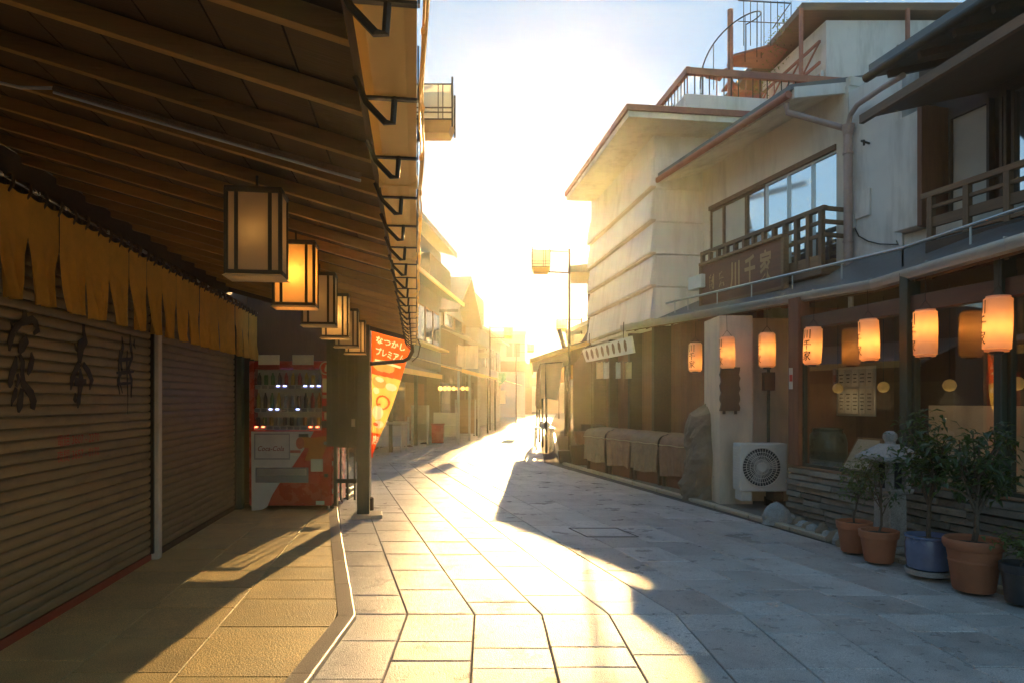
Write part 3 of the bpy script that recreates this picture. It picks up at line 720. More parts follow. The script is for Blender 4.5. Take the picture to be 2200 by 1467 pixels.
cr = thing('crate', 'black plastic crate under the white bag', 'crate', (P(727,1040,10.2).x, 10.2, 0))
ch = P(727,1032,10.2).z
for z0 in (0.0, ch*.36, ch*.72): MB().box((-.2,-.15,z0),(.2,.15,z0+ch*.26)).build('crate_tier', m_black, cr, bevel=.006)

# nobori banner on its pole
NBZ = 9.05
nob = thing('nobori_banner', 'orange and yellow nobori banner flapping beside the awning pillar', 'banner', (P(796.5,0,NBZ).x, NBZ, 0))
nx = nob.location.x
MB().tube([(0,0,0),(0,0,2.46)], .011, 8).build('pole', m_white, nob, smooth=True)
MB().tube([(0,0,2.42),(.56,-.02,2.38)], .007, 6).build('arm', m_white, nob)
MB().lathe([(.04,0),(.04,.16),(.02,.18),(0,.18)], (0,0,0), 12).build('ground_socket', m_brk, nob, smooth=True)
ZT, ZB = 2.40, .70
def NB(u, v):
    w = .55*max(.04, (1-v)**.9)
    x = .012 + u*w; z = ZT - v*(ZT-ZB) - u*(.17*(1-v)) 
    y = .05*math.sin(u*5+v*6)*u + .025*math.sin(u*13-v*9)*v
    return Vector((x, y, z))
NU_, NV_ = 70, 210                       # the print: each small face of the cloth takes the ink that covers it
ink = [[(0 if (j < .33*NV_ or j > .80*NV_) else 1) for i in range(NU_)] for j in range(NV_)]
def paint(pts, k):                       # fill a convex polygon given in (u, v)
    us = [p[0] for p in pts]; vs = [p[1] for p in pts]; n = len(pts)
    ar = sum(pts[i][0]*pts[(i+1) % n][1]-pts[(i+1) % n][0]*pts[i][1] for i in range(n))
    for j in range(max(0, int(min(vs)*NV_)), min(NV_-1, int(max(vs)*NV_))+1):
        for i in range(max(0, int(min(us)*NU_)), min(NU_-1, int(max(us)*NU_))+1):
            u, v = (i+.5)/NU_, (j+.5)/NV_
            if all(((pts[(q+1) % n][0]-pts[q][0])*(v-pts[q][1])-(pts[(q+1) % n][1]-pts[q][1])*(u-pts[q][0]))*ar >= 0 for q in range(n)): ink[j][i] = k
def disc(u0, v0, ru, rv, k): paint([(u0+ru*math.cos(t*.3142), v0+rv*math.sin(t*.3142)) for t in range(20)], k)
def word(s_, u0, v0, su, sv, k):
    vs, fs = text_geo(s_, 1.0, .03)
    for f in fs: paint([(u0+vs[i].x*su, v0-vs[i].y*sv) for i in f], k)
disc(.38,.265,.36,.05,4); paint([(0,.315),(.75,.30),(.8,.335),(0,.35)],3); disc(.30,.40,.28,.045,4); disc(.30,.375,.16,.02,2); disc(.75,.41,.2,.03,2); disc(.55,.55,.32,.06,0); disc(.55,.55,.24,.045,1)
disc(.35,.64,.32,.055,2); disc(.55,.73,.36,.03,2); disc(.3,.735,.2,.015,3); disc(.4,.57,.07,.008,3); disc(.2,.47,.14,.025,2)
word('なつかし',.50,.075,.20,.062,2); word('プレミアム',.52,.165,.17,.066,2); word('店',.45,.865,.75,.078,2); paint([(.1,.225),(.9,.225),(.9,.243),(.1,.243)],2)
cl = MB(); cl.grid(lambda u, v: NB(u, v), NU_, NV_); cl.mi = [ink[j][i] for j in range(NV_) for i in range(NU_)]
cl.build('banner_cloth', [m_flagO, m_flagY, m_flagW, m_flagR, m_flagG], nob, smooth='all', recalc=False)

# ------------------------------------------------------------------ box street lamps on brackets
def street_lamp(label, px, py, z, side, pole_x=None, size=.42, pz=None, pr=.04):
    c = P(px, py, z)
    pxp = pole_x if pole_x is not None else c.x + side*.9
    t = thing('street_lamp', label, 'street lamp', (pxp, pz if pz else z+.12, 0), 0, 'white box street lamps along the street')
    ox = c.x - pxp; h = size/2; oy = z - (pz if pz else z+.12)
    MB().tube([(0,0,0),(0,0,c.z+.3)], [pr,pr*.8], 10).build('pole', m_brk, t, smooth=True)
    MB().bar((0,0,c.z+h+.02),(ox,oy,c.z+h+.02),.03,.03).build('arm', m_brk, t)
    MB().bar((0,0,c.z-h-.06),(ox,oy,c.z-h-.06),.03,.03).build('arm', m_brk, t)
    q_ = h-.01
    for (xa_,ya_,xb_,yb_) in ((-q_,-h*.8,q_,-h*.8+.003),(-q_,h*.8-.003,q_,h*.8),(-q_,-h*.8+.004,-q_+.003,h*.8-.004),(q_-.003,-h*.8+.004,q_,h*.8-.004)): MB().box((ox+xa_,oy+ya_,c.z-h+.04),(ox+xb_,oy+yb_,c.z+h)).build('shade_panel', m_shade, t)
    for sx in (-1,1):
        for sy in (-1,1): MB().bar((ox+sx*h,oy+sy*h*.8,c.z-h-.05),(ox+sx*h,oy+sy*h*.8,c.z+h+(.08 if sy < 0 else .02)),.02,.02).build('frame_post', m_lframe, t)
    for zz in (h, -h+.03, -h*.5, -h*.25):
        MB().bar((ox-h,oy-h*.8-.004,c.z+zz),(ox+h,oy-h*.8-.004,c.z+zz),.012,.012).build('lattice_bar', m_lframe, t)
    for xx in (.25,.5): MB().bar((ox+h*xx,oy-h*.8-.004,c.z-h+.03),(ox+h*xx,oy-h*.8-.004,c.z+h),.010,.010).build('lattice_bar', m_lframe, t)
    MB().hexa([(ox-h*.8,oy-h*.6,c.z-h-.10),(ox+h*.8,oy-h*.6,c.z-h-.10),(ox+h*.8,oy+h*.6,c.z-h-.10),(ox-h*.8,oy+h*.6,c.z-h-.10)],
              [(ox-h,oy-h*.8,c.z-h+.03),(ox+h,oy-h*.8,c.z-h+.03),(ox+h,oy+h*.8,c.z-h+.03),(ox-h,oy+h*.8,c.z-h+.03)]).build('base', m_gut, t)
    MB().lathe([(.02,-.06),(.045,-.02),(.045,.1),(.02,.16),(0,.165)], (ox-.04,oy,c.z-.04), 10).build('bulb', m_white, t)
street_lamp('white box street lamp poking out above the left gutter, the nearest', 935, 236, 7.8, -1, -1.915, pz=8.80)
street_lamp('white box street lamp in the glare beside the utility pole, seen against the sun', 1162, 560, 16.2, 1, 1.37, pr=.035)
street_lamp('white box street lamp between the far left roofs and grey block', 1092, 714, 33.4, -1)
street_lamp('white box street lamp right of the grey block, far up the street', 1140, 747, 42.8, -1)
street_lamp('white box street lamp low over the far rooftops, the most distant', 1177, 772, 55, 1)
street_lamp('white box street lamp by the slanted pole on the right', 1206, 698, 29.9, 1)

# ------------------------------------------------------------------ shops further up on the left
def zx(fr, z, y=0):       # local x where the facade plane y meets world depth z
    return (z - fr.o.y - fr.v.y*y)/fr.u.y
m_poly = M('corrugated plastic sheet', (.45,.43,.36), .4, var=.1, scale=6, stretch=(12,1,1), trans=.25, tcol=(.9,.8,.6))
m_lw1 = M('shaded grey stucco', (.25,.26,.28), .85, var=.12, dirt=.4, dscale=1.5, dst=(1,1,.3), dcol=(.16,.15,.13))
m_lw2 = M('weathered brown boards', (.20,.16,.10), .8, var=.25, stretch=(.4,4,4), bump=.2)
stall = fthing(FA, 'low_shop', 'low dark timber shop with open front just beyond the orange banner', 'shop', 12)
def lo(m, *a, **k): return m
MB().box((0,.9,0),(11,3.4,3.6)).build('wall', m_dwall, stall)
MB().hexa([(-.3,-1.05,2.22),(10.6,-1.05,2.28),(10.6,.9,2.85),(-.3,.9,2.8)], [(-.3,-1.05,2.26),(10.6,-1.05,2.32),(10.6,.9,2.91),(-.3,.9,2.86)]).build('awning', m_sheet, stall)
MB().box((-.3,-1.07,2.16),(10.6,-1.04,2.30)).build('valance', m_gut, stall)
for k in range(12): MB().bar((k*.9,-1.0,2.2),(k*.9,.88,2.78),.05,.07).build('rafter', m_raft, stall)
for k in range(4): MB().box((1.5+2.9*k,-.32,0),(1.6+2.9*k,-.22,2.5)).build('post', m_green, stall)
MB().box((0,.82,.1),(10.8,.88,1.9)).build('shop_shutter', m_shut, stall)
shA = fthing(FA, 'two_storey_shop', 'tall two storey shop with pale upper wall and stepped eaves on the left', 'shop', 19.2)
LA = 8.4
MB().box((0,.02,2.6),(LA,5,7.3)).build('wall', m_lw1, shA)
MB().box((0,.6,0),(LA,5,2.6)).build('ground_floor_wall', m_dwall, shA)
MB().hexa([(-.5,-.55,7.25),(LA+.3,-.55,7.25),(LA+.3,5.4,9.2),(-.5,5.4,9.2)], [(-.5,-.55,7.42),(LA+.3,-.55,7.42),(LA+.3,5.4,9.4),(-.5,5.4,9.4)]).build('roof', m_tile, shA)
MB().box((-.5,-.60,7.2),(LA+.3,-.54,7.40)).build('fascia', m_lw1, shA)
e2 = MB(); e2.hexa([(-.4,-1.0,5.15),(LA-.6,-1.0,5.15),(LA-.6,.02,5.55),(-.4,.02,5.55)], [(-.4,-1.0,5.22),(LA-.6,-1.0,5.22),(LA-.6,.02,5.65),(-.4,.02,5.65)]); e2.build('middle_eave', m_tile, shA)
MB().box((-.4,-1.05,5.12),(LA-.6,-.99,5.24)).build('eave_gutter', m_gut, shA)
MB().box((4.3,-.45,5.75),(LA-.4,.015,6.5)).build('sign_box', m_lw2, shA)
for k in range(4):
    x = 2.9+1.25*k
    w = MB(); w.box((x,-.05,3.5),(x+1.05,.015,4.8)); wo_ = w.build('window', m_wood2v, shA)
    MB().box((x+.07,-.058,3.57),(x+.5,-.052,4.73)).build('pane', m_film2, wo_); MB().box((x+.56,-.058,3.57),(x+.99,-.052,4.73)).build('pane', m_film2, wo_)
MB().box((2.8,-.4,3.35),(8.0,-.02,3.42)).build('window_ledge', m_gut, shA)
aw = MB(); aw.hexa([(3.2,-1.75,2.42),(LA-.1,-1.75,2.42),(LA-.1,.02,2.9),(3.2,.02,2.9)], [(3.2,-1.75,2.45),(LA-.1,-1.75,2.45),(LA-.1,.02,2.93),(3.2,.02,2.93)])
aw.build('awning', m_poly, shA)
MB().box((3.2,-1.79,2.36),(LA-.1,-1.75,2.48)).build('awning_gutter', m_gut, shA)
for k in range(3): MB().box((3.6+2.2*k,-1.6,0),(3.67+2.2*k,-1.53,2.42)).build('awning_post', m_alu, shA)
for k in range(3):
    MB().box((LA-5+1.5*k,.54,.1),(LA-3.7+1.5*k,.59,2.1)).build('sliding_door', (m_film2, m_tarp, m_rwall)[k], shA)
shD = fthing(FA, 'gable_fronted_house', 'dark timber house with its gable to the street between two left shops', 'house', 27.75)
MB().box((0,.12,0),(5.7,5,5.2)).build('wall', m_lw2, shD)
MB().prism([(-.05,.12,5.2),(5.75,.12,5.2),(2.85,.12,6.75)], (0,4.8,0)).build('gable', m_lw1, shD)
for sx in (-1, 1):
    a_, b_ = (2.85,6.95), (2.85+sx*3.35, 5.05); MB().hexa([(a_[0],-.75,a_[1]-.12),(b_[0],-.75,b_[1]-.12),(b_[0],5,b_[1]-.12),(a_[0],5,a_[1]-.12)], [(a_[0],-.75,a_[1]),(b_[0],-.75,b_[1]),(b_[0],5,b_[1]),(a_[0],5,a_[1])]).build('roof', m_tile, shD)
MB().hexa([(-.1,-.9,4.05),(5.8,-.9,4.05),(5.8,.11,4.4),(-.1,.11,4.4)], [(-.1,-.9,4.12),(5.8,-.9,4.12),(5.8,.11,4.5),(-.1,.11,4.5)]).build('eave', m_tile, shD)
for k in range(2):
    w_ = MB().box((.7+2.4*k,.05,4.55),(2.4+2.4*k,.115,5.15)).build('window', m_wood2v, shD)
    for q_ in range(3): MB().box((.76+2.4*k+.54*q_,.04,4.6),(1.26+2.4*k+.54*q_,.048,5.1)).build('pane', m_film2, w_)
MB().hexa([(.0,-1.6,2.45),(5.7,-1.6,2.45),(5.7,.11,2.85),(.0,.11,2.85)], [(.0,-1.6,2.49),(5.7,-1.6,2.49),(5.7,.11,2.9),(.0,.11,2.9)]).build('awning', m_gut, shD)
MB().box((1.6,-.35,2.95),(3.6,-.28,3.85)).build('sign_board', m_tanw, shD)
MB().box((4.3,-.8,2.95),(4.4,-.05,4.0)).build('projecting_sign', m_plast, shD)
for k in range(3): MB().box((.15+1.85*k,.04,.1),(1.85+1.85*k,.1,2.2)).build('sliding_door', (m_film2, m_dwall, m_rwall)[k], shD)
for k in range(3): MB().box((.2+2.6*k,-1.5,0),(.27+2.6*k,-1.43,2.44)).build('awning_post', m_green, shD)
shB = fthing(FA, 'flat_roofed_shop', 'flat roofed shop with pale balcony band behind the tall left shop', 'shop', 33.6)
MB().box((0,.05,0),(4.2,5,6.6)).build('wall', m_lw2, shB)
MB().box((-.05,-.25,5.55),(4.25,.04,6.9)).build('parapet', m_lw2, shB)
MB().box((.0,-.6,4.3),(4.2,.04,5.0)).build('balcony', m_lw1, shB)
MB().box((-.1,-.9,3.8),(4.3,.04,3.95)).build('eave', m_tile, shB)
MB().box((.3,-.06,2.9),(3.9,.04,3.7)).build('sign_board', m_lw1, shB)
MB().hexa([(0,-1.4,2.4),(4.2,-1.4,2.4),(4.2,.05,2.75),(0,.05,2.75)], [(0,-1.4,2.45),(4.2,-1.4,2.45),(4.2,.05,2.8),(0,.05,2.8)]).build('awning', m_poly, shB)
for x in (.2,2.1,4.0): MB().box((x-.05,-.02,0),(x+.05,.045,2.4)).build('post', m_dwall, shB)
shC = fthing(FA, 'gabled_shop', 'small distant shop with grey sloped roof beyond the flat roofed one', 'shop', 38.2)
MB().box((0,.0,0),(9.5,5,5.3)).build('wall', m_far, shC)
MB().hexa([(-.2,-.6,5.2),(9.7,-.6,5.2),(9.7,3,6.9),(-.2,3,6.9)], [(-.2,-.6,5.35),(9.7,-.6,5.35),(9.7,3,7.1),(-.2,3,7.1)]).build('roof', m_tile, shC)
for k in range(3):
    w_ = MB().box((.8+3*k,-.05,3.4),(2.4+3*k,.0-.003,4.6)).build('window', m_film2, shC); MB().box((1.57+3*k,-.07,3.4),(1.63+3*k,-.052,4.6)).build('mullion', m_alu, w_)
MB().hexa([(0,-1.5,2.5),(9.5,-1.5,2.5),(9.5,-.01,2.9),(0,-.01,2.9)], [(0,-1.5,2.54),(9.5,-1.5,2.54),(9.5,-.01,2.95),(0,-.01,2.95)]).build('awning', m_gut, shC)
blk = thing('grey_block', 'plain grey flat roofed block closing the end of the street', 'building', (-1.2,60,0))
MB().box((-9,0,0),(2.35,9,7.4)).build('wall', m_far, blk); MB().box((-9.1,-.2,7.2),(2.45,9,7.5)).build('cornice', m_far, blk)
MB().box((-9,-.35,4.0),(2.4,-.003,4.9)).build('balcony', m_lw2, blk)
for k in range(4):
    w_ = MB().box((-5+1.9*k,-.06,5.3),(-3.8+1.9*k,-.003,6.5)).build('window', m_film2, blk); MB().box((-4.43+1.9*k,-.08,5.3),(-4.37+1.9*k,-.062,6.5)).build('mullion', m_alu, w_)
for k, (x, w, h, z, lb) in enumerate(((.8,2.6,5.6,72,'narrow tan house left of centre far up the street'), (3.6,3.6,6.6,88,'wide far house in the haze behind the narrow one'), (6.0,4.0,6.0,80,'far house half hidden behind the right awnings'))):
    t = thing('far_house', lb, 'house', (x,z,0), 0, 'houses at the far end of the street')
    MB().box((-w/2,0,0),(w/2,6,h-.8)).build('wall', (m_lw2, m_far, m_lw2)[k], t)
    MB().prism([(-w/2-.3,-.3,h-.8),(w/2+.3,-.3,h-.8),(0,-.3,h+.3)], (0,6.6,0)).build('roof', m_tile, t)
    for j in (-1,1): MB().box((j*w*.25-.4,-.05,h*.5),(j*w*.25+.4,-.003,h*.5+1.1)).build('window', m_film2, t)
back = thing('far_row', 'long low distant terrace closing the view beyond the street', 'building', (8,105,0))
MB().box((-60,0,0),(60,8,5.5)).build('wall', m_far, back); MB().prism([(-60,-.5,5.5),(-60,8.5,5.5),(-60,4,7.5)], (120,0,0)).build('roof', m_tile, back)

# goods and street furniture in front of the left shops
tb = thing('display_counter', 'white panelled display counter under the first left awning', 'counter', (P(836,0,19.5).x, 19.5, 0), -.1)
for k in range(3):
    for j in range(2): MB().box((-.42+.285*k,-.28,.16+.3*j),(-.14+.285*k,-.262,.45+.3*j)).build('front_panel', m_white, tb, bevel=.006)
MB().box((-.43,-.26,.15),(.43,.4,.78)).build('carcass', m_far2, tb); MB().box((-.47,-.33,.79),(.47,.44,.85)).build('top', m_alu, tb, bevel=.008)
for sx in (-.4,.4):
    for sy in (-.22,.36): MB().box((sx-.02,sy-.02,0),(sx+.02,sy+.02,.15)).build('leg', m_alu, tb)
for k, (px, z, h, lb) in enumerate(((877,21.5,.95,'pale thin post beside the display counter'),(912,23.0,1.05,'pale thin post left of the red bin'),(1024,28.4,.7,'dark short post at the sunlit edge of the left awning'))):
    t = thing('bollard', lb, 'post', (P(px,0,z).x, z, 0), 0, 'thin posts in front of the left shops')
    MB().tube([(0,0,0),(0,0,h)], .035, 8).build('shaft', m_white if k < 2 else m_brk, t, smooth=True); MB().lathe([(.14,0),(.14,.03),(.05,.06),(.0,.06)], (0,0,0), 12).build('foot', m_brk, t)
rb = thing('red_bin', 'red box stand with a white notice on top under the left awning', 'bin', (P(941,0,23.2).x, 23.2, 0))
MB().box((-.2,-.16,.02),(.2,.16,.62)).build('box', m_red, rb, bevel=.01); MB().box((-.22,-.18,.62),(.22,.18,.68)).build('lid', m_redd, rb)
MB().box((-.15,-.02,.68),(.15,.02,1.05)).build('notice', m_pap, rb)
for k in range(7):
    px, z = 946+9.6*k, 24.0+.75*k
    t = thing('pendant_lamp', 'yellow pendant lamp under the left awning, %s from the near end' % ('first','second','third','fourth','fifth','sixth','seventh')[k], 'lamp', P(px,834,z), 0, 'yellow lamps under the left awning')
    MB().lathe([(0,-.09),(.06,-.06),(.085,0),(.06,.06),(.02,.085),(0,.085)], (0,0,0), 10).build('globe', m_brass, t, smooth=True)
    MB().tube([(0,0,.08),(0,0,.5)], .008, 5).build('cord', m_black, t)
fl = thing('shop_flag', 'small teal flag hanging at the far end of the left awnings', 'flag', P(1078,800,36))
MB().grid(lambda u, v: (.42*u-.2, .05*math.sin(u*6+v*3), -.75*v*(1-.5*u)), 8, 8).build('cloth', m_tealc, fl, recalc=False); MB().tube([(-.2,0,.05),(-.2,0,-1.2)], .02, 6).build('staff', m_white, fl)
bn = thing('pale_banner', 'small pale pink banner below the teal flag', 'banner', P(1078,838,36.2))
MB().grid(lambda u, v: (.3*u-.1, .04*math.sin(v*5), -.7*v), 5, 8).build('cloth', m_flagW, bn, recalc=False); MB().tube([(-.1,0,.05),(-.1,0,-2.0)], .02, 6).build('staff', m_white, bn)
for k, (px, z, w, h, mt, lb) in enumerate(((962,25.5,.7,1.0,m_white,'white goods rack under the yellow lamps'),(1000,28,.8,1.5,m_tarp,'tarpaulin covered rack near the sunlit kerb on the left'),(903,22.4,.5,1.3,m_far2,'tan folded stand behind the thin posts'))):
    t = thing('goods_rack', lb, 'rack', (P(px,0,z).x, z, 0), 0, 'racks in front of the left shops')
    for sx in (-1,1): MB().box((sx*w/2-.02,-.2,0),(sx*w/2+.02,.2,h)).build('side', m_alu, t)
    for j in range(3): MB().box((-w/2+.021,-.2,.12+h*.4*j),(w/2-.021,.2,.15+h*.4*j)).build('shelf', mt, t)
    MB().box((-w/2+.03,.16,.1),(w/2-.03,.19,h)).build('back', mt, t)

# ------------------------------------------------------------------ right: long low awning over the shopfronts
AW = [(4.22,2.6,2.65),(4.10,4.2,2.65),(4.02,5.37,2.65),(3.93,7.24,2.65),(2.63,11.9,2.79),(2.25,13.3,2.83)]
BK = [(6.3,2.6,3.2),(5.75,4.2,3.2),(5.42,5.37,3.18),(4.90,7.24,3.16),(3.58,11.9,3.16),(3.1,13.3,3.16)]
awn = thing('long_awning', 'long brown awning with metal gutter above the right shopfronts', 'awning', (4.0,7,0))
V3 = Vector
for i in range(5):
    a, b, c_, d = V3(AW[i]), V3(AW[i+1]), V3(BK[i+1]), V3(BK[i])
    up = V3((0,0,.06))
    MB().hexa([a,b,c_,d],[a+up,b+up,c_+up,d+up]).build('soffit', m_bwood, awn, world=True)
    n = max(2, int((b-a).length/.42))
    for k in range(n):
        t = (k+.5)/n; p, q = a.lerp(b,t), d.lerp(c_,t)
        MB().bar(p+V3((0,0,-.035))+(q-p)*.03, q+V3((0,0,-.035)), .045, .065).build('rafter', m_bwood, awn, world=True)
    dn = (b-a).normalized(); out = V3((-dn.y, dn.x, 0)); 
    MB().hexa([a+up*1.0,b+up*1.0,c_+up,d+up],[a+up*1.6,b+up*1.6,c_+up*2,d+up*2]).build('roof_sheet', m_tile, awn, world=True)
    MB().bar(a+out*.02+V3((0,0,.02)), b+out*.02+V3((0,0,.02)), .03, .13).build('fascia', m_wood2, awn, world=True)
    gm = MB(); pr = [(.0,.05),(.0,0),(.015,-.035),(.05,-.05),(.085,-.035),(.1,0),(.1,.05),(.108,.05),(.108,-.005),(.09,-.045),(.05,-.062),(.01,-.045),(-.008,0),(-.008,.05)]
    NPp = len(pr); e0, e1 = a+dn*.0, b-dn*.0
    gm.add([e0+out*(p+.045)+V3((0,0,h+.02)) for p,h in pr]+[e1+out*(p+.045)+V3((0,0,h+.02)) for p,h in pr], [tuple(range(NPp)), tuple(range(2*NPp-1,NPp-1,-1))]+[(i_,i_+NPp,(i_+1)%NPp+NPp,(i_+1)%NPp) for i_ in range(NPp)])
    gm.build('gutter', m_alu, awn, world=True, smooth=True)
    MB().tube([a+(d-a)*.22+V3((0,0,.30)), b+(c_-b)*.22+V3((0,0,.30))], .018, 8).build('snow_rail', m_alu, awn, world=True, smooth=True)
    for k in range(n//2+1):
        t = min(1, k*2/n); p = (a+(d-a)*.22).lerp(b+(c_-b)*.22, t)
        MB().bar(p+V3((0,0,.1)), p+V3((0,0,.31)), .012, .02).build('rail_stay', m_alu, awn, world=True)
        MB().bar(a.lerp(b,t)+out*.16+V3((0,0,.08)), a.lerp(b,t)+out*-.02+V3((0,0,.06)), .016, .006).build('gutter_clip', m_alu, awn, world=True)
p = P(1828,640,7.75)
MB().tube([p+V3((0,0,.02)), p+V3((0,0,-.10)), p+V3((.02,.03,-.16)), p+V3((.25,.5,-.2))], .03, 10).build('drain_drop', m_alu, awn, world=True, smooth=True)
p = P(1962,690,6.5); MB().tube([p, p+V3((.1,.05,.02)), p+V3((.12,.06,-.1))], .02, 8).build('pipe_elbow', m_alu, awn, world=True, smooth=True)

# ------------------------------------------------------------------ right: glazed restaurant front on a slate plinth
front = fthing(FS, 'glazed_shopfront', 'dark timber shopfront with large panes on a layered slate plinth', 'shopfront', 0, 0, 0)
PH = .635
xs_, xe_ = zx(FS,2.6), FS.hit(1697,1003,0).x+.06
rr = random.Random(3)
nc = 9; z = .0
MB().box((xs_,-.42,0),(xe_,-.10,PH-.02)).build('plinth', m_slate, front)
svar = []
for cidx in range(nc):
    h = PH/nc; x = xs_
    while x < xe_-.02:
        L_ = min(rr.uniform(.28,.7), xe_-x)
        if xe_-(x+L_) < .12: L_ = xe_-x
        pr_ = rr.uniform(-.02,.03); z0 = cidx*h
        j1, j2, j3, j4 = [rr.uniform(-.008,.008) for _ in range(4)]
        MB().hexa([(x+.003,-.15,z0+.004+j1),(x+L_-.003,-.15,z0+.004+j2),(x+L_-.003,pr_,z0+.006+j2),(x+.003,pr_+j3,z0+.006+j1)],
                  [(x+.003,-.15,z0+h-.005+j1),(x+L_-.003,-.15,z0+h-.005+j2),(x+L_-.003,pr_-.006+j4,z0+h-.008+j2),(x+.003,pr_-.006,z0+h-.008+j1)]).build('slate', m_slate, front)
        x += L_
MB().box((xs_,-.42,PH),(xe_,-.02,PH+.025)).build('sill', m_wood2, front, bevel=.005)
px_posts = [(1713,.20,m_rwall),(1951,.10,m_green),(2155,.075,m_green)]
pxs = []
for px, w, mt in px_posts:
    x = FS.hit(px, 1000, -.06).x; pxs.append((x,w)); MB().box((x-w/2,-.16,PH+.026),(x+w/2,.0,2.7)).build('post', mt, front, bevel=.006)
MB().box((xs_,-.16,2.30),(xe_,-.04,2.46)).build('header', m_bwood, front, bevel=.005)
edges = [(pxs[1][0]+.05, pxs[0][0]-.10), (pxs[2][0]+.04, pxs[1][0]-.05), (xs_, pxs[2][0]-.04)]
for a, b in edges:
    MB().box((a,-.085,PH+.026),(b,-.079,2.30)).build('pane', m_glass, front)
    f2 = MB(); f2.box((a,-.11,PH+.026),(a+.03,-.06,2.3)); f2.box((b-.03,-.11,PH+.026),(b,-.06,2.3)); f2.box((a+.031,-.11,PH+.026),(b-.031,-.06,PH+.06)); f2.build('window_frame', m_green, front)
MB().box((xs_,-2.9,.0),(xe_+.3,-2.8,2.7)).build('back_wall', m_rwall, front)
MB().box((xe_+.05,-2.8,.0),(xe_+.15,-.17,2.7)).build('side_wall', m_rwall, front)
MB().box((xs_,-2.8,.42),(xe_+.05,-.43,.5)).build('floor', m_wood2, front)
MB().box((xs_,-2.8,2.62),(xe_+.05,-.17,2.68)).build('ceiling', m_dwall, front)
a = FS.hit(1995, 870, -1.0); b = FS.hit(2260, 950, -1.0)
MB().box((min(a.x,b.x),-1.06,.5),(max(a.x,b.x),-1.0,a.z)).build('half_wall', m_tanw, front)
mn = fthing(FS, 'menu_board', 'framed menu of paper strips hung inside the far shop window', 'menu', 0, 0, 0)
a, b = FS.hit(1797, 787, -.7), FS.hit(1880, 900, -.7)
xa, xb, za, zb = b.x, a.x, FS.hit(1838,893,-.7).z, FS.hit(1838,787,-.7).z
MB().box((xa,-.72,za),(xb,-.70,zb)).build('frame', m_alu, mn, bevel=.004)
for k in range(5):
    for j in range(2):
        u0, u1 = xa+.03+(xb-xa-.06)*k/5, xa+.03+(xb-xa-.06)*(k+1)/5-.012
        w0, w1 = (za+.03, za+.03+(zb-za)*.5) if j == 0 else (za+.05+(zb-za)*.52, zb-.03)
        s_ = MB().box((u0,-.698,w0),(u1,-.694,w1)).build('paper_strip', m_pap, mn)
        bb = MB(); zt = w1-.04
        while zt > w0+.05:
            wq = rr.uniform(.2,.35)*(u1-u0); bb.box(((u0+u1)/2-wq,-.6935,zt-.03),((u0+u1)/2+wq,-.6925,zt-.018)); zt -= .045
        bb.build('brush_marks', m_ink, s_)
jr = thing('ceramic_jar', 'large blue green ceramic jar behind the shop window', 'jar', FS.w(FS.hit(1778,1000,-.45).x, -.45, PH-.12))
MB().lathe([(.13,0),(.19,.08),(.225,.25),(.225,.42),(.20,.52),(.17,.56),(.175,.59),(.155,.6),(.15,.55),(.0,.5)], (0,0,0), 28).build('body', m_jar, jr, smooth=True)
fb_ = fthing(FS, 'leaning_board', 'pale framed notice board leaning inside the shop window behind the stone lantern', 'board', 0, 0, 0)
q = [FS.hit(1808,1010,-.2), FS.hit(1890,1022,-.2), FS.hit(1900,944,-.5), FS.hit(1846,940,-.5)]
MB().prism(q, (0,.02,.012)).build('frame', m_wood2, fb_); cc = sum(q, V3((0,0,0)))/4
MB().prism([cc+(v_-cc)*.86+V3((0,.022,.014)) for v_ in q], (0,.004,.003)).build('sheet', m_pap, fb_)
for k, px in enumerate((1800,1898,2040,2185)):  # globes added in place of reflections seen in the window
    t = thing('reflection_globe', ('small round yellow globe added for a window reflection beside the framed menu','round yellow globe added for a window reflection right of the framed menu','small round globe added for a window reflection above the white half wall','round yellow globe added for a window reflection at the right edge above the half wall')[k], 'lamp', FS.w(FS.hit(px,838,-.5).x,-.5,1.60), 0, 'globes added for reflections in the restaurant window')
    MB().lathe([(.6*a_,.6*b_) for a_, b_ in ((0,-.1),(.06,-.085),(.09,-.05),(.105,0),(.09,.05),(.06,.085),(.02,.1),(0,.1))], (0,0,0), 18).build('globe', m_globe, t, smooth=True); MB().tube([(0,0,.06),(0,0,1.0)], .004, 5).build('cord', m_black, t)
    ld = bpy.data.lights.new('room_fill', 'POINT'); ld.energy = .25; ld.color = (1,.68,.34); ld.shadow_soft_size = .1  # fill light added to brighten the room behind the glass
    lo_ = bpy.data.objects.new('bulb_or_fill_light', ld); COL.objects.link(lo_); lo_.parent = t; lo_.location = (0,0,-.16)

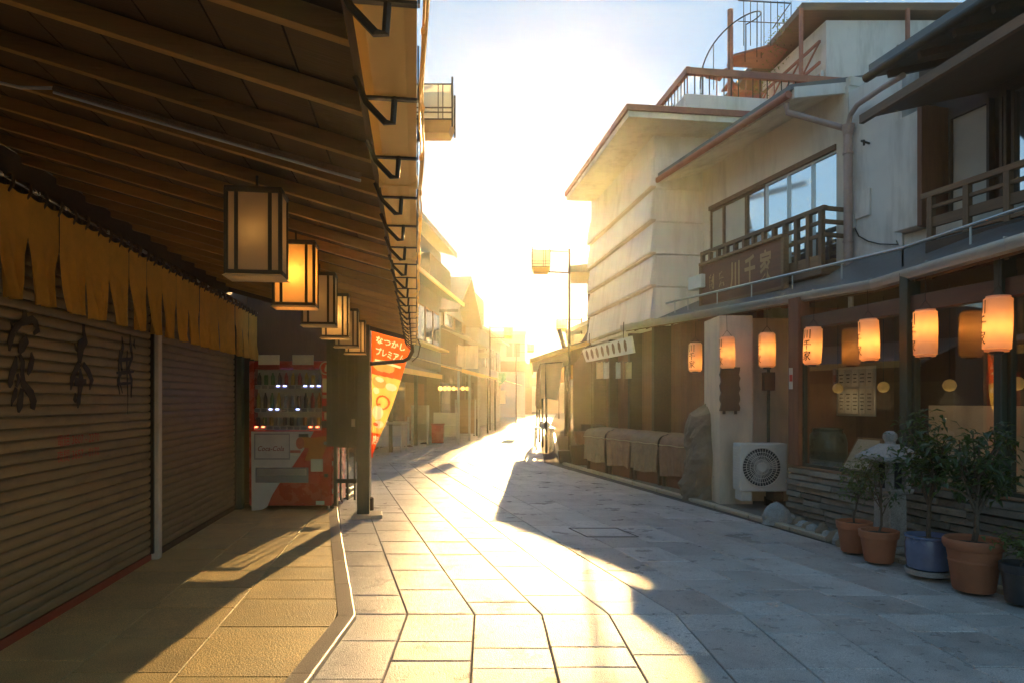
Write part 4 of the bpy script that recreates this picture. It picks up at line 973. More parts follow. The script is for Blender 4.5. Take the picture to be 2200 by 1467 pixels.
# paper lanterns hung in a row under the long awning
chd = [(2143,696,5.5,-72),(1988,716,6.45,-75),(1867,730,7.3,-70),(1746,743,8.1,-38),(1648,752,8.85,-72),(1563,757,9.2,-66),(1494,767,10.7,-32)]
chl = ['nearest paper lantern at the right edge, lettering turned away','second paper lantern from the right edge, in front of the window post','third paper lantern from the right edge, lettering at its rim','paper lantern with three clear black characters near the dark red post','paper lantern in front of the white wall, hanging over the air conditioner','paper lantern hanging before the wavy edged plank','farthest paper lantern, with lettering, above the standing rock']
tex = text_geo('川', 1.0, .012), text_geo('千', 1.0, .012), text_geo('家', 1.0, .012)
sk_m = None
for k, (px, py, z, ang) in enumerate(chd):
    if k < 4: hp = FS.hit(px, py, .17); c0 = FS.w(hp.x, hp.y, hp.z)
    else: c0 = P(px, py, z)
    Rr, H = .105, .42; sc_ = (112,95,84,76,70,64,58)[k]*c0.y/FPX/.42
    t = thing('paper_lantern', chl[k], 'paper lantern', c0, 0, 'paper lanterns along the right awning'); t.scale = (sc_,)*3; t.rotation_euler = (.03*math.sin(k*2.7), .03*math.cos(k*1.9), 0)
    if sk_m is None:
        pr = [(Rr*.80,-H/2),(Rr*.97,-H/2+.012)]; nrib = 22
        for i in range(nrib):
            zz = -H/2+.02 + (H-.04)*i/nrib; dz = (H-.04)/nrib
            bulge = Rr*(1-.05*((zz/(H/2))**2)); pr += [(bulge*.985,zz),(bulge*1.005,zz+dz*.5)]
        pr += [(Rr*.97,H/2-.012),(Rr*.80,H/2)]
        mm = MB(); o = 0
        mm.lathe(pr, (0,0,0), 32); mm.f = mm.f[:-2]; mm.mi = mm.mi[:-2]
        sk_m = mm.build('skin', m_chochin, t, smooth=True, recalc=False)
        ring = MB()
        for zz in (-H/2, H/2): ring.lathe([(Rr*.72,zz-.012),(Rr*.82,zz-.012),(Rr*.82,zz+.012),(Rr*.72,zz+.012),(Rr*.72,zz-.012)], (0,0,0), 24)
        ring_o = ring.build('ring', m_chochin, t, smooth=True)
        cap = MB().lathe([(.03,-H/2-.03),(.05,-H/2-.03),(.05,-H/2-.008),(.0,-H/2-.006)], (0,0,0), 12); cap_o = cap.build('socket', m_black, t)
        wire = MB(); 
        for sx in (-1,1): wire.tube([(sx*Rr*.75,0,H/2),(0,0,H/2+.1)], .003, 5)
        wire.tube([(0,0,H/2+.1),(0,0,H/2+.32)], .003, 5); wire_o = wire.build('hanging_wire', m_brk, t)
    else:
        for s_ in (sk_m, ring_o, cap_o, wire_o): inst(s_, parent=t)
    base = math.atan2(-c0.y, -c0.x) + R(ang)          # angle on the lantern towards the viewer, turned
    lt = MB(); sz = .105
    for gi, (vs, fs) in enumerate(tex):
        oz = .125 - .125*gi
        lt.add([( (Rr+.0035)*math.cos(base+v_.x*sz/Rr), (Rr+.0035)*math.sin(base+v_.x*sz/Rr), oz+v_.y*sz*1.15) for v_ in vs], fs)
    lt.build('lettering', m_ink, t, recalc=False)
    ld = bpy.data.lights.new('lantern_bulb_or_fill', 'POINT'); ld.energy = (.5,.44,.52,.4,.46,.34,.3)[k]; ld.color = (1,.45,.12); ld.shadow_soft_size = .03
    lo_ = bpy.data.objects.new('bulb_or_fill_light', ld); COL.objects.link(lo_); lo_.parent = t; lo_.location = (.0,0,(-.03,.05,-.03,-.04,-.0,0,-.08)[k])

# ------------------------------------------------------------------ right: upper storey of the restaurant
rest = fthing(FW, 'restaurant', 'cream two storey restaurant with balcony railing and carved signboard', 'restaurant', 0, 0, 0)
xa, xb = FW.hit(1822,400,0).x, zx(FW,12.4)
wx0, wx1 = FW.hit(1797,400,0).x, FW.hit(1524,480,0).x
WZ0, WZ1, TOP = 3.28, FW.hit(1797,310,0).z, 5.55
w = MB(); w.box((xa,-.25,WZ1),(xb,0,TOP)); w.box((xa,-.25,2.6),(xb,0,WZ0)); w.box((xa,-.25,WZ0),(wx0,0,WZ1)); w.box((wx1,-.25,WZ0),(xb,0,WZ1)); w.build('wall', m_plast2, rest)
MB().box((xa,-4,0.0),(xb,-.26,5.2)).build('core', m_dwall, rest)
# ground floor wall, far part
gw = MB(); gp = [(3.55,9.9),(2.95,11.9),(2.30,15.4)]
for (x0,z0),(x1,z1) in zip(gp[:-1], gp[1:]):
    n = 12
    for k in range(n):
        t0, t1 = k/n, (k+1)/n-.004
        MB().hexa([(x0+(x1-x0)*t0,z0+(z1-z0)*t0,.05),(x0+(x1-x0)*t1,z0+(z1-z0)*t1,.05),(x0+(x1-x0)*t1+.1,z0+(z1-z0)*t1,.05),(x0+(x1-x0)*t0+.1,z0+(z1-z0)*t0,.05)],
                  [(x0+(x1-x0)*t0,z0+(z1-z0)*t0,2.8),(x0+(x1-x0)*t1,z0+(z1-z0)*t1,2.8),(x0+(x1-x0)*t1+.1,z0+(z1-z0)*t1,2.8),(x0+(x1-x0)*t0+.1,z0+(z1-z0)*t0,2.8)]).build('wall_plank', m_rwall, rest, world=True)
wf = MB(); npn = 6
wfo = MB().box((wx0,-.10,WZ1-.07),(wx1,.02,WZ1)).build('window_head', m_wood2, rest); MB().box((wx0,-.10,WZ0),(wx1,.03,WZ0+.06)).build('window_sill', m_wood2, rest)
dv = [wx0] + [FW.hit(px, 480, 0).x for px in (1742,1690,1642,1600,1552)] + [wx1]
for i in range(6):
    a, b = dv[i], dv[i+1]
    fr_ = MB(); tk = .018 if i < 3 else .03
    fr_.box((a+.001,-.07,WZ0+.061),(a+tk,-.02,WZ1-.071)); fr_.box((b-tk,-.07,WZ0+.061),(b-.001,-.02,WZ1-.071)); fr_.box((a+tk,-.07,WZ1-.10),(b-tk,-.02,WZ1-.071))
    wo_ = fr_.build('window', m_alu if i < 3 else m_wood2, rest)
    MB().box((a+tk,-.05,WZ0+.062),(b-tk,-.045,WZ1-.10)).build('pane', m_film if i < 4 else m_pap, wo_)
# balcony
RY = .42
rxa, rxb = FW.hit(1769,480,RY).x, FW.hit(1508,560,RY).x
rt = FW.hit(1770,447,RY).z
bal = MB().box((rxa,.01,WZ0-.22),(rxb,RY+.03,WZ0-.1)).build('balcony_floor', m_wood2, rest, bevel=.006)
rz_ = [rt, rt-.17, rt-.34]
for i, z in enumerate(rz_):
    MB().bar((rxa-.04 if i == 0 else rxa,RY,z),(rxb,RY,z),.07 if i == 0 else .035,.06 if i == 0 else .05).build('rail', m_wood2, rest, bevel=.004)
    MB().bar((rxa,RY,z),(rxa,0,z),.05,.05).build('rail', m_wood2, rest, bevel=.004)
MB().box((rxa,RY-.015,WZ0-.1),(rxb,RY+.015,WZ0+.04)).build('kick_board', m_wood2, rest)
n = 13
for k in range(n):
    x = rxa+.03+(rxb-rxa-.06)*k/(n-1); MB().box((x-.03,RY-.03,WZ0-.1),(x+.03,RY+.03,rt-.03)).build('baluster', m_wood2v, rest)
MB().box((rxa-.02,.0,WZ0-.1),(rxa+.04,.06,rt)).build('baluster', m_wood2v, rest)
# eave
EYo = .78; ez = FW.hit(1700,215,EYo).z
ea = FW.hit(1700,215,EYo).x
MB().hexa([(ea,EYo,ez),(xb+.3,EYo,ez),(xb+.3,-.2,ez+.30),(ea,-.2,ez+.30)], [(ea,EYo,ez+.1),(xb+.3,EYo,ez+.1),(xb+.3,-.2,ez+.40),(ea,-.2,ez+.40)]).build('soffit', m_plast2, rest)
MB().hexa([(ea-.05,EYo+.05,ez+.10),(xb+.3,EYo+.05,ez+.10),(xb+.3,-4,ez+1.2),(ea-.05,-4,ez+1.2)], [(ea-.05,EYo+.05,ez+.17),(xb+.3,EYo+.05,ez+.17),(xb+.3,-4,ez+1.3),(ea-.05,-4,ez+1.3)]).build('roof', m_tile, rest)
MB().tube([(ea-.03,EYo+.06,ez+.05),(xb+.3,EYo+.06,ez+.05)], .05, 10).build('eave_gutter', m_ored, rest, smooth=True)
MB().hexa([(ea-.06,EYo,ez+.0),(ea-.01,EYo,ez+.0),(ea-.01,-3,ez+.75),(ea-.06,-3,ez+.75)], [(ea-.06,EYo,ez+.14),(ea-.01,EYo,ez+.14),(ea-.01,-3,ez+.9),(ea-.06,-3,ez+.9)]).build('barge_board', m_plast, rest)
MB().box((xa-.02,-3,TOP),(xb,-.02,ez+.35)).build('gable_wall', m_plast2, rest)
pxl = FW.hit(1822,400,.09)
dpz = FW.hit(1822,640,.09).z; dpt = FW.hit(1822,290,.09).z
pp = MB(); pp.tube([(pxl.x,.09,dpz),(pxl.x,.09,dpt)], .055, 12); 
for py in (330,520,600): zq = FW.hit(1822,py,.09).z; pp.tube([(pxl.x,.09,zq-.012),(pxl.x,.09,zq+.012)], .066, 12)
pp.tube([(pxl.x,.09,dpt),(pxl.x,.09,dpt+.12)], [.06,.085], 12)
pp.build('downpipe', m_pipe, rest, smooth=True)
MB().tube([(ea+.1,EYo,ez+.0),(ea+.1,EYo-.02,ez-.12),(pxl.x+.05,.12,dpt+.1)], .04, 10).build('pipe_branch', m_pipe, rest, smooth=True)
MB().tube([(pxl.x,.09,dpt+.1)]+[FW.hit(px,py,yy) for px,py,yy in ((1827,248,.09),(1842,226,.12),(1895,190,.4),(1940,163,.62))], .032, 10).build('pipe_branch', m_pipe, rest, smooth=True)
# carved signboard
sg = fthing(FW, 'signboard', 'long carved wooden signboard with raised characters above the awning', 'sign', 0, 0, 0)
SY = .52
s0, s1 = FW.hit(1681,618,SY).x, FW.hit(1509,652,SY).x; sz0, sz1 = FW.hit(1600,636,SY).z, FW.hit(1600,540,SY).z
MB().box((s0,SY-.05,sz0),(s1,SY,sz1)).build('board', m_signb, sg, bevel=.004)
MB().box((s0-.04,SY-.06,sz1),(s1+.04,SY+.05,sz1+.045)).build('top_frame', m_wood2, sg, bevel=.004); MB().box((s0-.04,SY-.06,sz0-.045),(s1+.04,SY+.04,sz0)).build('bottom_frame', m_wood2, sg, bevel=.004)
for x in (s0-.03, s1+.03): MB().box((x-.03,SY-.06,sz0-.3),(x+.03,SY+.03,sz1)).build('side_frame', m_wood2, sg, bevel=.004)
Ls = s1-s0; mz = (sz0+sz1)/2
for ch_, fx, size in (('割',.86,.24),('烹',.72,.24),('川',.54,.44),('千',.36,.44),('家',.18,.44)):
    vs, fs = text_geo(ch_, size, .012); m2 = MB(); m2.add([(s0+Ls*fx - v_.x*.62, SY+.004, mz+v_.y*1.0) for v_ in vs], fs); m2.build('carved_character', m_gold, sg, recalc=False)
lb2 = fthing(FW, 'sign_lamp', 'small white lamp box beside the far end of the carved signboard', 'lamp', 0, 0, 0)
a, b = FW.hit(1506,640,.6), FW.hit(1457,612,.6); MB().box((a.x,.45,b.z-.16),(a.x+.42,.6,b.z+.06)).build('box', m_white, lb2, bevel=.01); MB().box((a.x+.19,.3,b.z-.4),(a.x+.23,.34,b.z-.15)).build('bracket', m_brk, lb2)

# near wing of the right row: white wall, shutter housing, dark window bay with railing, deep eaves
wing = fthing(FW, 'near_house', 'dark timber fronted house with white wall and deep eaves at the right edge', 'house', 0, 0, 0)
n0 = zx(FW,2.2); bay = FW.hit(1995,380,.0).x; tob = FW.hit(1935,400,.0).x
MB().box((tob-.02,-.25,2.6),(xa-.012,0,5.45)).build('wall', m_plast, wing)
MB().box((bay,-.25,3.42),(tob-.021,.13,4.72)).build('shutter_housing', m_plast, wing, bevel=.008)
MB().box((n0,-.3,2.6),(tob-.03,-.02,3.4)).build('lower_wall', m_plast2, wing)
MB().box((n0,-.5,3.4),(bay-.01,-.22,5.0)).build('bay_back', m_dwall, wing)
MB().box((n0,-4,0.0),(xa-.02,-.55,5.8)).build('core', m_dwall, wing)
MB().box((bay-.06,-.22,3.4),(bay,.16,4.75)).build('bay_cheek', m_rwall, wing)
bx_ = [FW.hit(px,400,-.1).x for px in (2040,2128,2150,2165,2260,2400)]
for i, (a, b, mt) in enumerate(((bx_[1],bx_[0],m_pap),(bx_[3],bx_[2],m_pap),(bx_[4],bx_[3]-.05,m_film),(bx_[5],bx_[4]-.03,m_pap))):
    f2 = MB(); f2.box((a,-.16,3.5),(a+.03,-.08,4.6)); f2.box((b-.03,-.16,3.5),(b,-.08,4.6)); f2.box((a+.03,-.16,4.55),(b-.03,-.08,4.6)); wo_ = f2.build('window', m_bwood, wing)
    MB().box((a+.03,-.13,3.5),(b-.03,-.12,4.55)).build('pane', mt, wo_)
BY = .40
ra = FW.hit(1992,415,BY).x; rtz = FW.hit(2100,385,BY).z
for i, (dz, hh) in enumerate(((0,.06),(-.14,.04),(-.30,.11),(-.46,.04))): MB().bar((n0,BY,rtz+dz),(ra+(.06 if i == 0 else 0),BY,rtz+dz),.06 if i == 0 else .035,hh).build('rail', m_wood2, wing, bevel=.004)
MB().box((n0,.14,rtz-.62),(ra,BY+.03,rtz-.50)).build('balcony_floor', m_bwood, wing, bevel=.006)
k = 0; x = ra-.05
while x > n0: MB().box((x-.03,BY-.03,rtz-.5),(x+.03,BY+.03,rtz-.03)).build('baluster', m_wood2v, wing); x -= .42
# main eave and small lower eave
E1, E2, E3 = V3((4.01,7.5,5.0)), V3((4.33,6.05,5.0)), V3((5.0,3.0,5.0))
def slab(a, b, back, rise, th, name, mt):
    bk = V3((back, .15*0, rise)); MB().hexa([a,b,b+bk,a+bk],[a+V3((0,0,th)),b+V3((0,0,th)),b+bk+V3((0,0,th)),a+bk+V3((0,0,th))]).build(name, mt, wing, world=True)
slab(E1+V3((0,0,-.0)), E3, 2.6, .55, .05, 'soffit', m_bwood)
slab(E1+V3((-.05,.08,.08)), E3+V3((-.05,0,.08)), 3.6, 1.3, .09, 'roof', m_tile)
for k in range(11):
    p = E1.lerp(E3, (k+.3)/11); MB().bar(p+V3((.03,0,-.03)), p+V3((2.5,0,.50)), .05, .07).build('rafter', m_bwood, wing, world=True)
MB().tube([E1+V3((-.07,.1,.03)), E3+V3((-.07,0,.03))], .05, 10).build('eave_gutter', m_brk, wing, world=True, smooth=True)
H1, H3 = V3((3.74,7.31,4.45)), V3((4.42,3.0,4.45))
slab(H1, H3, 1.35, .30, .05, 'small_eave', m_bwood)
MB().bar(H1, H3, .05, .09).build('small_eave_edge', m_wood2, wing, world=True)
# fittings on the white wall
for nm, px0, py0, px1, py1, d_, mt in (('meter_box',1836,418,1872,462,.03,m_plast),('junction_box',1831,465,1841,492,.05,m_white)):
    a, b = FW.hit(px0,py0,.0), FW.hit(px1,py1,.0); MB().box((min(a.x,b.x),.002,min(a.z,b.z)),(max(a.x,b.x),d_,max(a.z,b.z))).build(nm, mt, wing, bevel=.003)
q = FW.hit(1868,309,.0); MB().tube([(q.x,0,q.z),(q.x,.12,q.z+.02),(q.x-.06,.14,q.z),(q.x-.06,.14,q.z-.06)], .014, 6).build('hook', m_brk, wing)
cpts = [FW.hit(px,py,.03) for px,py in ((1836,490),(1845,508),(1865,519),(1890,525),(1930,526))]
MB().tube(cpts+[V3((tob-.1,.16,cpts[-1].z+.01))], .008, 6).build('wall_cable', m_brk, wing, smooth=True)

# white return wall, hanging plank, thin pole
rw = thing('white_wall', 'plain white wall end behind the air conditioner', 'wall', (3.4,9.6,0))
p0, p1, p2 = P(1546,0,9.45), P(1617,0,9.45), P(1702,0,9.75)
MB().box((p0.x,9.45,.02),(p1.x,10.2,2.62)).build('pier', m_tanw, rw, world=True); MB().box((p1.x+.003,9.75,.02),(p2.x+.6,10.0,2.62)).build('panel', m_tanw, rw, world=True)
pk = thing('hanging_plank', 'dark wavy edged wooden plank hung on the white wall end', 'plank', P(1569,835,9.4))
pts = []
for k in range(13): pts.append((.13+.012*math.sin(k*2.3), 0, -.30+.6*k/12))
for k in range(13): pts.append((-.13+.012*math.sin(k*1.9+1), 0, .30-.6*k/12))
MB().prism(pts, (0,.045,0)).build('plank', m_dwall, pk); 
for sx in (-.08,.08): MB().box((sx-.015,0,-.345),(sx+.015,.04,-.29)).build('peg', m_dwall, pk)
tp_ = thing('lantern_pole', 'thin pole with a small brown box behind the paper lantern over the air conditioner', 'pole', P(1651,1050,9.35))
MB().tube([(0,0,-.2),(0,0,1.75)], .022, 8).build('shaft', m_green, tp_, smooth=True); MB().box((-.075,-.05,1.35),(.075,.05,1.6)).build('box', m_bwood, tp_, bevel=.004)
MB().box((-.05,-.03,-.22),(.05,.03,-.1)).build('foot', m_brk, tp_)
tg = thing('paper_tag', 'white and red paper tag pasted on the dark red post', 'tag', P(1699,815,8.05))
MB().box((-.022,-.002,-.11),(.022,.002,.14)).build('sheet', m_pap, tg); MB().box((-.018,-.004,-.02),(.018,-.0025,.06)).build('stamp', m_redink, tg)

# air conditioner outdoor unit
az = 9.0
ac = thing('air_conditioner', 'ivory air conditioner outdoor unit on feet before the white wall', 'air conditioner', P(1641,1055,az))
aw_, ah = .31, .63
MB().box((-aw_,0,.0),(aw_,.30,ah)).build('case', m_acw, ac, bevel=.012, seg=2)
c0 = (-.035,-.004,ah*.51); gr = MB(); RA = .255
for k in range(40):
    t = k*2*math.pi/40; gr.bar((c0[0]+.06*math.cos(t),-.022,c0[2]+.06*math.sin(t)), (c0[0]+RA*math.cos(t+.25),-.012,c0[2]+RA*math.sin(t+.25)), .006, .006)
for r_ in (.1,.15,.2,RA): gr.tube([(c0[0]+r_*math.cos(k*math.pi/18),-.02,c0[2]+r_*math.sin(k*math.pi/18)) for k in range(37)], .004 if r_ < RA else .008, 5, cap=False)
gr.build('fan_grille', m_acw, ac)
dk = MB(); dk.prism([(c0[0]+RA*math.cos(k*math.pi/16),-.003,c0[2]+RA*math.sin(k*math.pi/16)) for k in range(32)], (0,.002,0)); dk.build('fan_opening', m_black, ac)
fn_ = MB()
for k in range(3):
    t = k*2.094; fn_.prism([(c0[0]+r_*math.cos(t+a_),-.008-.0*r_,c0[2]+r_*math.sin(t+a_)) for r_,a_ in ((.05,-.3),(.22,-.15),(.235,.5),(.06,.7))], (0,.003,0))
fn_.build('fan_blade', m_grey, ac)
hb = MB(); hb.prism([(c0[0]+.062*math.cos(k*math.pi/10),-.03,c0[2]+.062*math.sin(k*math.pi/10)) for k in range(20)], (0,.014,0)); hb.build('fan_hub', m_acw, ac, bevel=.004)
gs = MB()
for k in range(15): gs.box((-aw_-.008,.02,.05+.036*k),(-aw_-.0005,.28,.062+.036*k))
for k in range(5): gs.box((-aw_-.009,.04+.055*k,.04),(-aw_-.001,.05+.055*k,.59))
gs.build('side_grille', m_acw, ac)
MB().box((aw_+.001,.04,.05),(aw_+.05,.16,.3)).build('valve_cover', m_acw, ac, bevel=.006)
for sx in (-.2,.22): MB().box((sx-.09,.02,-.13),(sx+.05,.28,-.002)).build('foot', m_acw if sx < 0 else m_black, ac, bevel=.006)

# standing rock
def rock(name, label, cat, loc, rx, ry, h, seed, mt=m_rock, parent=None, flat=.25, nu=28, nv=18):
    from mathutils import noise
    m = MB()
    def fn(u, v):
        t = u*2*math.pi; s_ = math.sin(math.pi*(v*.93+.07))**.6 if v < .96 else .05
        prof_ = (1-.55*max(0, v-.45)**1.2*1.6) if h > 1 else math.cos(v*math.pi/2)**.55
        p = V3((math.cos(t), math.sin(t), v*3))
        d = 1 + .28*noise.noise(p*1.1+V3((seed,0,0))) + .12*noise.noise(p*3.1+V3((0,seed,0))) + .06*noise.noise(p*6)
        if v > .99: prof_ *= .02
        elif v > .9: prof_ *= .62 if h > 1 else .6
        return (rx*prof_*d*math.cos(t), ry*prof_*d*math.sin(t), h*v*(1+.02*math.sin(t*3)))
    m.grid(fn, nu, nv)
    if parent is not None: o = m.build(name, mt, parent, smooth=True); o.location = loc; return o
    o = m.build(name, mt, None); o.location = loc; return tag(o, label, cat)
rock('standing_rock', 'tall rough standing rock beside the street edge on the right', 'rock', (P(1522,1070,10.1).x, 10.1, -.02), .37, .30, 1.42, 3.3)

# rockery edging by the plinth
rkb = thing('rockery', 'low row of rounded edging stones below the slate plinth', 'rockery', (3.5,7.8,0))
for k in range(13):
    px, py = 1655+13*k + rr.uniform(-4,4), 1098+5.6*k; z = FPX*EH/(py+8-HY); p = P(px, py, z)
    rock('edging_rock', None, None, (p.x-3.5+rr.uniform(0,.06), p.y-7.8, .0), rr.uniform(.07,.12), rr.uniform(.06,.09), rr.uniform(.08,.15), k*1.7, m_slant if k % 2 else m_rock, rkb, nu=14, nv=8)
rock('edging_rock', None, None, (P(1672,0,8.0).x-3.5, .25, 0), .18, .12, .26, 9.1, m_slant, rkb, nu=16, nv=9)

# covered counters along the far right front
ct = Fr(P(1482,0,10.55).x + .343*10.55, -.343)
for k in range(4):
    L0 = zx(ct,10.55) + k*.98
    t = fthing(ct, 'covered_counter', ('brown tarpaulin covered counter next to the standing rock','second tarpaulin covered counter from the standing rock','third tarpaulin covered counter from the standing rock','last tarpaulin covered counter, at the sunlit end of the row')[k], 'counter', L0, 0, 0, 'covered counters along the right shopfront')
    MB().box((.02,-.62,.02),(.94,-.12,.62)).build('base', m_rwall, t, bevel=.01)
    rn = random.Random(k); ph = rn.uniform(0,6)
    def cov(u, v):
        x = u*.955+.005
        if v < .45: a_ = v/.45; y = -.70 + a_*.52; z = .86+.035*math.sin(a_*2.6)+.01*math.sin(x*9+ph)
        elif v < .7: a_ = (v-.45)/.25*math.pi/2; y = -.18+.15*math.sin(a_)+.012*math.sin(x*13+ph); z = .72+.15*math.cos(a_)
        else: a_ = (v-.7)/.3; y = -.03+.03*math.sin(x*17+ph+a_)*a_+.02*math.sin(x*31+ph+2*a_)*a_; z = .72-.50*a_+.02*math.sin(x*7+ph)
        return (x, y, z)
    cm_ = MB(); cm_.grid(cov, 24, 22); cm_.build('cover', m_tarpr if k % 2 == 0 else m_tarp, t, smooth='all', recalc=False)
    cs = MB(); cs.tube([(u_*.955+.005, cov(u_,.695)[1]+.008, .715+.006*math.sin(u_*12)) for u_ in [i/12 for i in range(13)]], .008, 5); cs.build('tie_rope', m_clo, t)
    for x in (.06,.9): MB().box((x-.025,-.12,0),(x+.025,-.07,.62)).build('leg', m_bwood, t)

# tilted white sign with brown strokes, hung under the awning end
ws = fthing(FW, 'hanging_sign', 'tilted white sign with brown brush strokes hung at the far awning end', 'sign', 0, 0, 0)
YS = 1.22
q = [FW.hit(1250,751,YS), FW.hit(1259,777,YS), FW.hit(1361,757,YS), FW.hit(1355,722,YS)]
MB().prism(q, (0,-.04,0)).build('board', m_white, ws)
ctr = sum(q, V3((0,0,0)))/4; st = MB()
for k in range(8):
    t = (k+.75)/8.8; top = q[0].lerp(q[3], t); bot = q[1].lerp(q[2], t); a = top.lerp(bot,.16)+V3((0,.002,0)); b = top.lerp(bot,.84)+V3((0,.002,0)); L_ = (q[0]-q[3]).length
    st.stroke([(a, L_*.025), (a.lerp(b,.4), L_*.05), (a.lerp(b,.8), L_*.04), (b, L_*.02)], (0,.002,0))
st.build('brush_marks', m_wood2, ws)
for f_ in (.15,.85): p = q[0].lerp(q[3], f_); MB().tube([p+V3((0,-.02,-.02)), p+V3((0,-.03,.3))], .008, 5).build('hanger', m_brk, ws)
for k, (px, mt) in enumerate(((1289,m_clo),(1303,m_white),(1328,m_white),(1350,m_clo))):
    t = fthing(FW, 'shop_curtain', 'small pale shop curtain below the tilted white sign, %s from the left' % ('first','second','third','fourth')[k], 'curtain', 0, 0, 0, 'small curtains under the tilted sign')
    a, b = FW.hit(px-7,778,.85), FW.hit(px+7,812,.85); x0, x1 = min(a.x,b.x), max(a.x,b.x)
    MB().grid(lambda u, v: (x0+(x1-x0)*u, .85+.02*math.sin(u*9+k), a.z+(b.z-a.z)*v), 8, 4).build('cloth', mt, t, recalc=False); MB().tube([(x0-.04,.85,a.z),(x1+.04,.85,a.z)], .01, 6).build('rod', m_bwood, t)

# ------------------------------------------------------------------ right: pale panelled building with wide flat roof
bb = fthing(FB, 'panelled_building', 'pale panelled building with wide flat overhanging roof right of the sun', 'building', 0, 0, 0)
fx0, fx1 = FB.hit(1405,500,0).x, FB.hit(1270,500,0).x
DEP = 6.0
MB().box((fx0,-DEP,2.8),(fx1,-.0,6.35)).build('core_wall', m_panel, bb)
MB().box((fx0+.02,-DEP,0),(fx1-.02,-.35,2.79)).build('ground_floor_wall', m_rwall, bb)
for k in range(4): MB().box((fx0+.05+k*(fx1-fx0-.2)/3,-.34,0),(fx0+.17+k*(fx1-fx0-.2)/3,-.02,2.79)).build('ground_floor_post', m_bwood, bb)
lv = [2.85,3.45,4.03,4.61,5.2,5.78]
for i, (a, b) in enumerate(zip(lv[:-1], lv[1:])):
    o_ = .05
    MB().hexa([(fx0-o_-.05,.001,a+.05),(fx1+.01,.001,a+.05),(fx1+.01,o_+.06,a+.05),(fx0-o_-.05,o_+.06,a+.05)],[(fx0-o_,.001,b),(fx1+.01,.001,b),(fx1+.01,o_-.02,b),(fx0-o_,o_-.02,b)]).build('street_panel', m_panel, bb, bevel=.006)
    MB().box((fx0-o_-.06,.002,a+.012),(fx1+.012,o_+.045,a+.047)).build('flashing', m_tanw, bb)
    for k in range(3):
        y1_ = -.02-1.6*k; y0_ = y1_-1.58
        MB().box((fx0-o_+.002,y0_,a+.03),(fx0-.001,y1_ if k else .0,b)).build('side_panel', m_panel, bb, bevel=.006)
R1 = P(1350,232,11.4); v = R1-FB.o; rx0, ry1 = FB.u.dot(v), FB.v.dot(v); rz0 = R1.z-.15
R2 = P(1226,416,16.2); v2 = R2-FB.o; rx1 = FB.u.dot(v2)
MB().box((rx0,-DEP,rz0),(rx1,ry1,rz0+.10)).build('soffit_slab', m_plast2, bb); MB().box((rx0-.04,-DEP,rz0+.101),(rx1+.04,ry1+.04,rz0+.20)).build('roof_edge', m_ored, bb)
TZ = rz0+.2
tr_ = fthing(FB, 'roof_terrace', 'stained roof terrace wall with rust red steel railing', 'terrace', 0, 0, 0)
tx0 = rx0+.75; ty1 = ry1-1.30
tb_ = FB.hit(1480,190,ty1)
MB().box((tx0,-DEP,TZ),(tx0+.12,ty1,TZ+.60)).build('parapet', m_plast, tr_, bevel=.008); MB().box((tx0+.121,ty1-.12,TZ),(rx1-.3,ty1,TZ+.60)).build('parapet', m_plast, tr_, bevel=.008)
RT = TZ+1.03
MB().bar((tx0+.06,ty1-.02,RT),(tx0+.06,-DEP,RT),.08,.13).build('top_rail', m_ored, tr_, bevel=.006); MB().bar((tx0+.0,ty1-.06,RT),(rx1-.3,ty1-.06,RT),.08,.13).build('top_rail', m_ored, tr_, bevel=.006)
k = 0; y = ty1-.06
while y > -DEP+1: MB().bar((tx0+.06,y,TZ+.60),(tx0+.06,y,RT-.05),.016,.016).build('baluster', m_brk if k % 4 else m_ored, tr_); y -= .14; k += 1
x = tx0+.2
while x < rx1-.4: MB().bar((x,ty1-.06,TZ+.60),(x,ty1-.06,RT-.05),.016,.016).build('baluster', m_brk, tr_); x += .16
# spiral stair on the terrace
spz = 14.6; cpt = P(1569,150,spz)
spi = thing('spiral_stair', 'rust red spiral stair with thin curved handrail on the roof terrace', 'stair', (cpt.x, spz, TZ))
ctop = P(1569,22,spz).z - TZ
MB().tube([(0,0,0),(0,0,ctop)], .06, 14).build('column', m_ored, spi, smooth=True)
Rs = .62; hand = []
for k in range(9):
    a_ = R(-210+40*k); z = .25+.24*k
    if z > ctop-1.0: break
    MB().prism([(.06*math.cos(a_),.06*math.sin(a_),z),(Rs*math.cos(a_-.3),Rs*math.sin(a_-.3),z),(Rs*math.cos(a_+.35),Rs*math.sin(a_+.35),z)], (0,0,.045)).build('tread', m_ored, spi)
top_z = ctop-1.02
MB().prism([(.05,-.05,top_z),(.75,-.5,top_z),(1.1,-.3,top_z),(1.1,.5,top_z),(.05,.4,top_z)], (0,0,.05)).build('landing', m_ored, spi)
for lvl in (.93, .45):
    pts = []
    for k in range(25):
        a_ = R(-200+ 10*k); z = top_z + lvl - max(0,(24-k)-8)*.055*0 - (1-k/24)**2*1.5
        pts.append((Rs*math.cos(a_), Rs*math.sin(a_), z))
    if lvl > .9: MB().tube(pts, .014, 6).build('handrail', m_brk, spi, smooth=True); hand = pts
for k in range(0,25,3): p = hand[k]; MB().tube([(p[0],p[1],p[2]-.95),p], .008, 5).build('baluster', m_brk, spi)
MB().tube([(.0,-.5,top_z+.93),(1.1,-.45,top_z+.9),(1.1,.5,top_z+.9)], .014, 6).build('handrail', m_brk, spi); MB().tube([(.0,-.5,top_z+.5),(1.1,-.45,top_z+.48),(1.1,.5,top_z+.48)], .009, 6).build('handrail', m_brk, spi)
for k in range(8): x = .12+.14*k; MB().tube([(x,-.49,top_z),(x,-.49,top_z+.92)], .008, 5).build('baluster', m_brk, spi)

